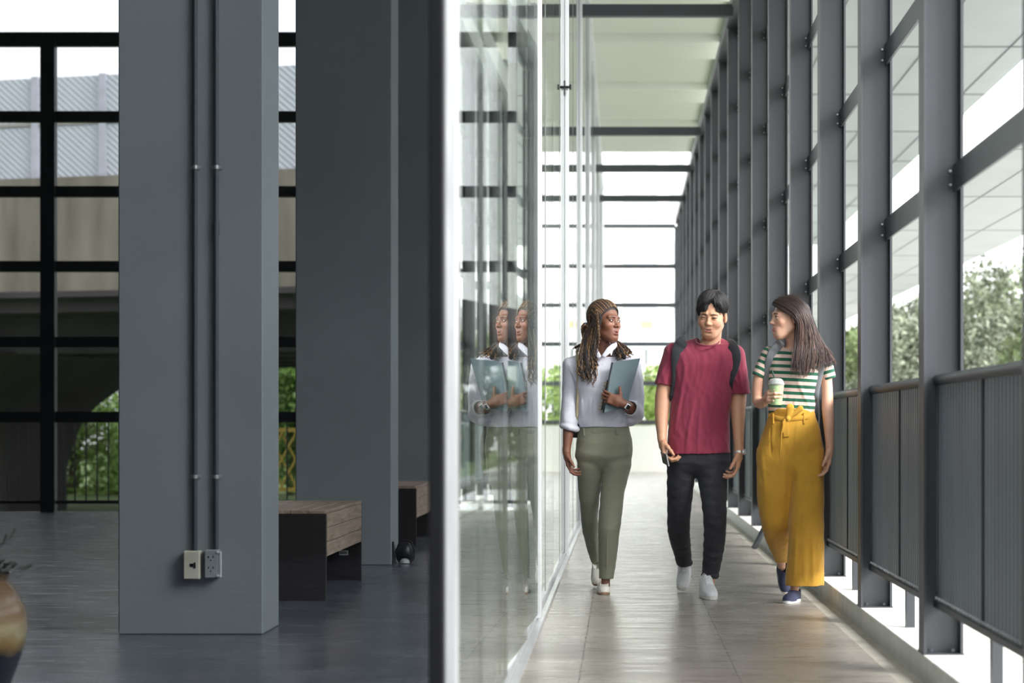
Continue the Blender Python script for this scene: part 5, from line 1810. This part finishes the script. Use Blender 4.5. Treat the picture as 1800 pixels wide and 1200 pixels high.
# backpack
BAG = fabric('black_backpack', lin(38, 40, 46), 0.7, .08, .3, 300)
def backpack(per, cx, y0, y1, hw, cy, m, label, straps, surf, sm):
    c = (per.p(cx, y0, cy) + per.p(cx, y1, cy)) / 2; o = per.p(cx, y1, cy)
    r = empty('backpack', o); tag(r, label, 'backpack')
    hz = abs(per.p(cx, y0, cy)[2] - per.p(cx, y1, cy)[2]) / 2
    V, Fq = sdf_mesh([U(rbox(c, (per.r(hw), .075, hz), .05), 0), U(rbox(c + np.array([0, .075, -hz * .3]), (per.r(hw * .75), .04, hz * .5), .03), .02)], c - .4, c + .4, .006)
    raw_mesh('bag_body', V, Fq, m, r, True, None, o)
    for path, w in straps:
        ribbon_on(per, r, o, 'shoulder_strap', path, surf, w, .008, sm, .005, y1=.3)
    return r
backpack(B, 1231, 606, 752, 48, .265, BAG, 'black backpack worn by the man in the maroon t-shirt',
         [([(1206, 596, .10), (1203, 597, .05), (1199, 601, .0), (1194, 610), (1190, 619), (1187, 630), (1185, 650), (1184, 668), (1182, 684), (1180, 700, .02), (1182, 705, .15)], [.060, .066, .070, .070, .050, .026, .022, .022, .02]),
          ([(1278, 601, .10), (1281, 603, .05), (1286, 607, .0), (1291, 617), (1293, 630), (1291, 645), (1288, 660), (1285, 674), (1284, 690, .03), (1280, 700, .15)], [.056, .062, .064, .062, .050, .024, .022, .022])],
         shB, BAG)

# ------------------------------------------------------------------ the woman in yellow trousers
Cw = Person(11.36, 1400, 'woman with long dark brown hair in striped t-shirt and wide mustard trousers, holding a drink')
SKC = skin_mat('fair_skin')
OC, RC, SCc = Cw.p(1385.5, 560, 0.0), rot(-74, 1, -2), 0.98
hops, lips = head_ops(jaw=0.92, lid=0.0062, smile=0.4, nose_w=0.85, lip=1.1, nose_l=0.85)
body = xf(hops, OC, RC, SCc)
body += [U(cone(lw(OC, RC, SCc, (0, 0.020, -0.055)), Cw.p(1398, 625, 0.05), Cw.r(12.5), Cw.r(14.5)), 0.02)]
torsoC = [(613, 1366, 1434, .05, .062), (624, 1352, 1448, .045, .085), (642, 1350, 1446, .04, .100), (665, 1350, 1440, .035, .112), (690, 1350, 1435, .045, .098), (712, 1350, 1433, .05, .092), (728, 1351, 1431, .05, .092)]
body += [U(Cw.loft(torsoC, grow=-0.014), 0.03), U(Cw.loft([(715, 1354, 1429, .05, .088), (780, 1340, 1440, .06, .10), (805, 1350, 1432, .06, .08)], grow=-.03), .02)]
armL = [(1350, 630, .04, 11), (1334, 664, .035, 9.6), (1331.5, 704, .03, 9.0), (1340, 708, -.06, 8.4), (1348, 700, -.15, 6.6)]
armR = [(1449, 632, .05, 11.5), (1454, 682, .05, 9.6), (1455, 718, .03, 10.4), (1457, 750, .0, 9.2), (1458.5, 786, -.02, 6.7)]
body += Cw.chain(armL, .02) + Cw.chain(armR, .02)
body += Cw.chain([(1366, 800, .08, 16), (1364, 900, .14, 11), (1372, 960, .40, 10), (1374, 1000, .66, 6.8), (1375, 1012, .72, 7)], .02)
body += Cw.chain([(1416, 800, .05, 16), (1414, 920, .02, 11), (1404, 980, .06, 11), (1397, 1025, .12, 7.4), (1397, 1044, .13, 8.0)], .02)
h1, _ = hand_ops(Cw.p(1349, 699.5, -.16), (.02, -.98, .12), (1, .02, 0), (0, 0, 1), curls=[(48, 48, 30), (48, 50, 32), (48, 50, 34), (50, 50, 34)], s=0.92, thumb=(.75, .35, .65), tb=14, spread=.10)
h2, _ = hand_ops(Cw.p(1458.5, 789, -.02), (-.10, -.10, -.98), (-.92, .0, .1), (0, -1, 0), curls=[(14, 24, 18), (20, 28, 20), (24, 30, 22), (28, 32, 24)], s=0.95, thumb=(.88, .36, .30))
body += h1 + h2
Cw.make('body', body, SKC, HV, (1310, 1480), (515, 1050), (-.4, .86),
       face_paint(OC, RC, SCc, lin(226, 178, 152), lin(200, 116, 108), lips, lin(44, 30, 26), .0046, .001, blush=lin(230, 160, 138)))
eyes(OC, RC, SCc, lin(84, 78, 60), Cw.root, Cw.o, gaze=(0.0, -1, 0.0), name='hazel')
# striped t-shirt
pk, gn = np.array(lin(222, 196, 184)), np.array(lin(34, 92, 70))
aL0, aL1 = Cw.p(1352, 622, .04), Cw.p(1332, 661, .03); aR0, aR1 = Cw.p(1446, 624, .05), Cw.p(1458, 666, .05)
def stripes(V):
    per = 11.7 / Cw.k
    c0 = np.array(Cw.p(1395, 632.7, 0))[2]
    ph = (c0 - V[:, 2] - .06 * (V[:, 0] - Cw.p(1395, 0)[0]) * .8) / per
    for a0, a1, sgn in ((aL0, aL1, -1), (aR0, aR1, 1)):
        ax_ = (a1 - a0) / np.linalg.norm(a1 - a0)
        xm = Cw.p(1351 if sgn < 0 else 1444, 0)[0]
        m_ = (V[:, 0] - xm) * sgn > 0
        ph = np.where(m_, ((V - a0) @ ax_) / per + .35, ph)
    return np.stack([ph / 64 + .5, (np.sqrt((((V - Cw.p(1390, 605, .02)) / [Cw.r(17.5), .095, Cw.r(16)]) ** 2).sum(-1)) < 1.0).astype(float), 0 * ph], 1)
    f = ph - np.floor(ph)
    w = np.clip((.22 - np.abs(f - .5) + .03) / .05, 0, 1) if False else ((f < .24) | (f > .76)).astype(float)
    C_ = pk * (1 - w[:, None]) + gn * w[:, None]
    dn_ = np.sqrt((((V - Cw.p(1390, 605, .02)) / [Cw.r(17.5), .095, Cw.r(16)]) ** 2).sum(-1))
    C_[dn_ < 1.0] = pk
    return C_
STR = fabric('striped_jersey', (.5, .5, .5), .85, .04, .15, 400, attr='Col')
def stripe_nodes(m):
    nt = m.node_tree; N, L = nt.nodes.new, nt.links.new
    at_ = [n for n in nt.nodes if n.type == 'ATTRIBUTE'][0]; vm = [n for n in nt.nodes if n.type == 'VECT_MATH'][0]
    sp_ = N('ShaderNodeSeparateColor'); L(at_.outputs['Color'], sp_.inputs[0])
    a = N('ShaderNodeMath'); a.operation = 'MULTIPLY_ADD'; a.inputs[1].default_value = 64; a.inputs[2].default_value = -32 + 100.0
    L(sp_.outputs[0], a.inputs[0])
    b = N('ShaderNodeMath'); b.operation = 'FRACT'; L(a.outputs[0], b.inputs[0])
    c = N('ShaderNodeMath'); c.operation = 'COMPARE'; c.inputs[1].default_value = .5; c.inputs[2].default_value = .26; L(b.outputs[0], c.inputs[0])
    d = N('ShaderNodeMath'); d.operation = 'MAXIMUM'; L(c.outputs[0], d.inputs[0]); L(sp_.outputs[1], d.inputs[1])
    x = N('ShaderNodeMix'); x.data_type = 'RGBA'; x.inputs[6].default_value = (*gn, 1); x.inputs[7].default_value = (*pk, 1)
    L(d.outputs[0], x.inputs[0]); L(x.outputs[2], vm.inputs[0])
stripe_nodes(STR)
shC = [U(Cw.loft(torsoC, 2.4), 0)]
shC += Cw.chain([(1384, 614, .05, 10), (1353, 626, .045, 13)], .03) + Cw.chain([(1414, 613, .05, 10), (1445, 627, .05, 13)], .03)
shC += [U(cut(cone(aL0, aL1 + (aL1 - aL0) * .2, Cw.r(13.5), Cw.r(11)), plane(aL1, aL1 - aL0)), .012),
        U(cut(cone(aR0, aR1 + (aR1 - aR0) * .2, Cw.r(14), Cw.r(12)), plane(aR1, aR1 - aR0)), .012),
        S(ell(Cw.p(1392, 604, .03), (Cw.r(15.5), .08, Cw.r(14)), rot(0, -20, 0)), .004),
        S(cone(aL1 - (aL1 - aL0) * .12, aL1 + (aL1 - aL0) * .5, Cw.r(9.8)), .002), S(cone(aR1 - (aR1 - aR0) * .12, aR1 + (aR1 - aR0) * .5, Cw.r(10.3)), .002)]
FB[0] = list(shC)
fc = lambda a, b, r, am: pfold(Cw, FB[0], a, b, r, am * 1.5)
for q in [((1400, 665, -.07), (1425, 720, -.03), .010, .005), ((1378, 690, -.05), (1372, 722, -.04), .010, .005), ((1415, 690, -.05), (1432, 712, -.02), .008, .006), ((1398, 700, -.05), (1396, 725, -.045), .008, .004)]:
    shC.append(fc(*q))
# finer voxels keep the stripe edges crisp
shC.append(wrinkles(.0018, (24, 12, 12), 5))
Cw.make('striped_t_shirt', shC, STR, .0032, (1315, 1475), (598, 732), (-.2, .2), stripes)
MUS = fabric('mustard_linen', lin(208, 158, 58), .85, .06, .3, 260, sheen=.2)
legL = [(790, 1334, 1392, .06, .08), (806, 1332, 1396, .06, .10), (840, 1330, 1393, .07, .105), (870, 1331, 1391, .08, .105), (900, 1334, 1388, .10, .10), (930, 1340, 1387, .14, .09), (955, 1348, 1387, .26, .075), (975, 1358, 1386, .40, .065), (988, 1364, 1386, .50, .06)]
legR = [(790, 1392, 1446, .06, .08), (806, 1388, 1448, .055, .10), (840, 1390, 1448.5, .04, .105), (880, 1389, 1448.5, .02, .105), (920, 1387, 1448.5, .01, .10), (960, 1385, 1448.5, .04, .095), (1000, 1382.5, 1448.5, .07, .09), (1028, 1381, 1448.5, .10, .09)]
trC = [U(Cw.loft([(718, 1352, 1431, .05, .095), (732, 1350, 1434, .05, .099), (750, 1344, 1440, .055, .112), (776, 1335, 1446, .06, .122), (800, 1331, 1448, .065, .115), (818, 1334, 1445, .065, .10), (836, 1350, 1430, .07, .07), (850, 1375, 1405, .07, .03)], 2.3), 0)]
trC += [U(Cw.loft(legL, 2.2), .03), U(Cw.loft(legR, 2.4), .025), S(ell(Cw.p(1415, 1034, .10), (Cw.r(30), .08, .028)), .004), S(ell(Cw.p(1376, 994, .50), (Cw.r(9), .05, .03)), .004),
        S(Cw.cone((1391, 850, -.12), (1388, 990, -.13), 1.0, 3.0), .012)]
FB[0] = list(trC)
for q in [((1356, 752, -.05), (1356, 800, -.05), .006, -.005), ((1370, 738, -.05), (1366, 775, -.06), .006, .005), ((1412, 738, -.05), (1408, 780, -.06), .007, .006), ((1424, 745, -.04), (1420, 790, -.05), .007, .006),
          ((1400, 748, -.055), (1398, 780, -.06), .006, .004), ((1428, 772, -.05), (1394, 822, -.055), .010, .009), ((1440, 790, -.03), (1404, 840, -.06), .012, .009), ((1425, 850, -.07), (1402, 905, -.08), .014, .009),
          ((1436, 840, -.06), (1440, 1000, -.03), .010, .007), ((1412, 900, -.08), (1416, 1020, -.04), .012, .007), ((1400, 930, -.08), (1398, 1022, -.04), .010, .006), ((1428, 930, -.07), (1430, 1022, -.03), .010, .006),
          ((1345, 850, -.02), (1352, 930, .05), .012, .007), ((1365, 860, -.03), (1362, 950, .10), .012, .006), ((1386, 905, .0), (1356, 945, .08), .010, .010), ((1384, 925, .05), (1366, 980, .22), .008, .009),
          ((1340, 800, -.03), (1345, 850, -.02), .012, .006), ((1374, 790, -.06), (1380, 850, -.04), .012, .006)]:
    trC.append(fc(*q))
trC.append(wrinkles(.0042, (30, 14, 8), 6))
to_ = Cw.make('wide_trousers', trC, MUS, CV, (1320, 1460), (712, 1032), (-.15, .66), wide=2.2)
# tied belt
Cw.ribbon('belt', [(1352, 731), (1362, 734), (1375, 736), (1388, 736), (1402, 735), (1418, 733), (1433, 730)], trC, .026, .004, MUS, .002, to_)
V, Fq = sdf_mesh([U(ell(Cw.p(1385, 736, -.062), (.014, .014, .016)), 0), U(Cw.cone((1386, 734, -.062), (1389, 716, -.068), 3.5, 7.0, .4), .008), U(Cw.cone((1388, 733, -.062), (1407, 718, -.068), 2.5, 5.5, .4), .008),
                  U(rbox(Cw.p(1381, 754, -.064), (.017, .004, .046), .003, rot(0, 0, -4)), .008), U(Cw.cone((1379, 738, -.064), (1374, 760, -.066), 2.2, 1.4, .6), .006), U(Cw.cone((1374, 760, -.066), (1371.5, 804, -.068), 1.4, 1.4, .6), .002)],
                 Cw.p(1355, 820, -.14), Cw.p(1425, 705, .0), .003)
raw_mesh('belt_bow', V, Fq, MUS, to_, True, None, Cw.o)
for bx in (1358.5, 1411.5):
    Cw.ribbon('belt_loop', [(bx, 726), (bx + .4, 735), (bx + .2, 745)], trC, .010, .004, MUS, .006, to_)
NAVY = mat('navy_canvas', lin(58, 64, 92), .8, 0, .08, 20, .3, 300)
shoe(Cw, (Cw.p(1383, 700, -.06)[0], Cw.D - .04, 0.0), -20, 0, .25, 'slip', NAVY, SSL, .98)
shoe(Cw, (Cw.p(1381, 700, .55)[0], Cw.D + .56, 0.004), 6, 46, .25, 'slip', NAVY, SSL, .92)
m = MB(); pts = [Cw.p(1343.5 + 1.2 * math.cos(t), 705 + 8.5 * math.sin(t), -.115 + .03 * math.cos(t)) for t in np.linspace(0, 2 * PI, 17)]
m.tube(pts, .0026, 6)
raw_mesh('bracelet', np.array(m.v), m.f, mat('rose_bracelet', lin(214, 170, 140), .3, .5), Cw.root, True, None, Cw.o)

# long hair
HC = mat('brown_hair', (.05, .03, .02), 0.45, 0, 0.15, 40, attr='Col')
capC = [U(ell((0, 0.024, 0.046), (0.080, 0.095, 0.085)), 0), I(plane((0, -0.070, 0.080), (0, -0.86, -0.50)), .012), I(plane((0, -.02, -.04), (0, -.3, -.9)), .01)]
capW = xf(capC, OC, RC, SCc)
capW += Cw.chain([(1403, 552, -.04, 13), (1410, 580, -.03, 13), (1418, 610, -.045, 12), (1416, 640, -.07, 7)], .02)
capW += Cw.chain([(1412, 545, .02, 12), (1424, 580, .02, 13), (1434, 604, .0, 9), (1444, 618, -.01, 5)], .02)
capW += Cw.chain([(1404, 585, -.055, 7), (1401, 620, -.080, 7), (1402, 645, -.09, 4)], .02)
kH = np.array(lin(46, 31, 27))
ho = Cw.make('hair', capW, HC, .004, (1350, 1475), (512, 675), (-.25, .2), lambda V: np.tile(kH * .8, (len(V), 1)))
G = [[(1359, 534, -.03), (1368, 541, -.065), (1381, 549, -.088), (1394, 557, -.096), (1402, 570, -.092), (1398, 590, -.092), (1394, 615, -.105), (1392, 640, -.125), (1390, 660, -.13)],
     [(1362, 529, -.03), (1378, 534, -.07), (1394, 543, -.09), (1404, 556, -.096), (1409, 578, -.095), (1408, 605, -.10), (1406, 632, -.12), (1408, 655, -.13), (1409, 668, -.13)],
     [(1370, 524, -.02), (1388, 526, -.05), (1404, 536, -.075), (1415, 555, -.085), (1421, 580, -.085), (1425, 605, -.09), (1424, 630, -.11), (1420, 650, -.12), (1418, 664, -.12)],
     [(1382, 521, .0), (1398, 524, -.02), (1412, 536, -.035), (1422, 556, -.045), (1430, 580, -.05), (1438, 602, -.05), (1444, 620, -.055), (1440, 640, -.07), (1436, 655, -.08)],
     [(1383, 520.5, .015), (1401, 523, .015), (1415, 536, .012), (1425, 557, -.01), (1433, 580, -.02), (1443, 603, -.02), (1452, 620, -.03), (1456, 636, -.04), (1458, 648, -.05)],
     [(1384, 521, .03), (1402, 525, .03), (1415, 540, .03), (1424, 560, .02), (1434, 582, .01), (1446, 604, .0), (1456, 620, -.01), (1463, 632, -.01), (1467, 642, -.01)],
     [(1386, 522, .06), (1404, 527, .075), (1418, 543, .08), (1427, 565, .07), (1436, 588, .05), (1448, 606, .03), (1458, 620, .02), (1464, 632, .01), (1468, 640, .01)]]
strs = []
for q in range(800):
    g = rg.uniform(0, len(G) - 1.001); i = int(g)
    P_ = strand_lerp([Cw.p(*a) for a in G[i]], [Cw.p(*a) for a in G[i + 1]], g - i, .0045, rg)
    P_ = P_[: int(len(P_) * rg.uniform(.74, 1.0) ** 1.0)]
    tw_ = np.clip(np.linspace(-.5, 1, len(P_)), 0, 1)[:, None]
    P_ = P_ + tw_ * .009 * np.sin(np.linspace(0, 9, len(P_)) + int(g * 9) * 1.7)[:, None] * np.array([1, .5, 0])
    t = np.linspace(0, 1, len(P_))
    hi_ = rg.uniform() < .25
    c0 = kH * rg.uniform(.55, 1.15); c1 = (np.array(lin(108, 74, 58)) if hi_ else kH * 1.25) * rg.uniform(.7, 1.1)
    cc = c0 * (1 - t[:, None]) + c1 * t[:, None]
    strs.append((P_, np.interp(t, [0, .5, 1], [.0020, .0026, .0006]), cc))
for q in range(26):      # flyaways
    P_ = strand_lerp([Cw.p(*a) for a in G[3]], [Cw.p(*a) for a in G[4]], rg.uniform(.5, 1.15), .008, rg)
    strs.append((P_, np.linspace(.0010, .0004, len(P_)), kH * 1.2))
tubes_mesh('hair_strands', strs, HC, ho, Cw.o, 5)

# cup
cc0 = Cw.p(1364.5, 711.5, -.235)
cp = empty('takeaway_cup', cc0); tag(cp, 'clear plastic cup of pale green drink with domed lid, held by the woman in stripes', 'cup')
CUP = mat('pale_green_drink', lin(184, 212, 160), .35, 0, .05, 30)
CLEAR = mat('clear_plastic', lin(232, 238, 236), .12)
CLEAR.node_tree.nodes['Principled BSDF'].inputs['Transmission Weight'].default_value = .6
MB().lathe([(0, 0), (.030, 0), (.0315, .004), (.043, .108), (.0445, .112), (.042, .114), (0, .110)], n=32).build('cup_body', CUP, cp, True)
MB().lathe([(.0455, .110), (.047, .114), (.047, .120), (.044, .124), (.040, .136), (.030, .146), (.015, .150), (.008, .150), (.008, .147)], n=32).build('lid', CLEAR, cp, True)
MB().tube([(.004, 0, .02), (-.012, -.006, .155), (-.026, -.010, .195)], .0042, 10).build('straw', mat('dark_green_straw', lin(40, 66, 56), .4), cp, True)
# backpack
BG = fabric('grey_backpack', lin(112, 116, 120), .75, .06, .3, 300)
BGD = fabric('dark_backpack', lin(44, 46, 54), .75, .06, .3, 300)
backpack(Cw, 1398, 616, 752, 41, .225, BGD, 'dark grey backpack with light grey straps worn by the woman in stripes',
         [([(1375, 600, .10), (1372, 603, .05), (1366, 609, .0), (1359, 618), (1354, 630), (1350.5, 645), (1349, 662), (1348.5, 678), (1349, 694, .02), (1352, 705, .12)], [.046, .050, .052, .052, .050, .048, .044, .036, .03]),
          ([(1426, 602, .10), (1430, 604, .05), (1435, 609, .0), (1439, 618), (1441, 632), (1440.5, 648), (1438, 664), (1435, 682), (1434, 700, .02), (1430, 712, .12)], [.044, .048, .050, .050, .048, .046, .040, .034, .03])],
         shC, BG)
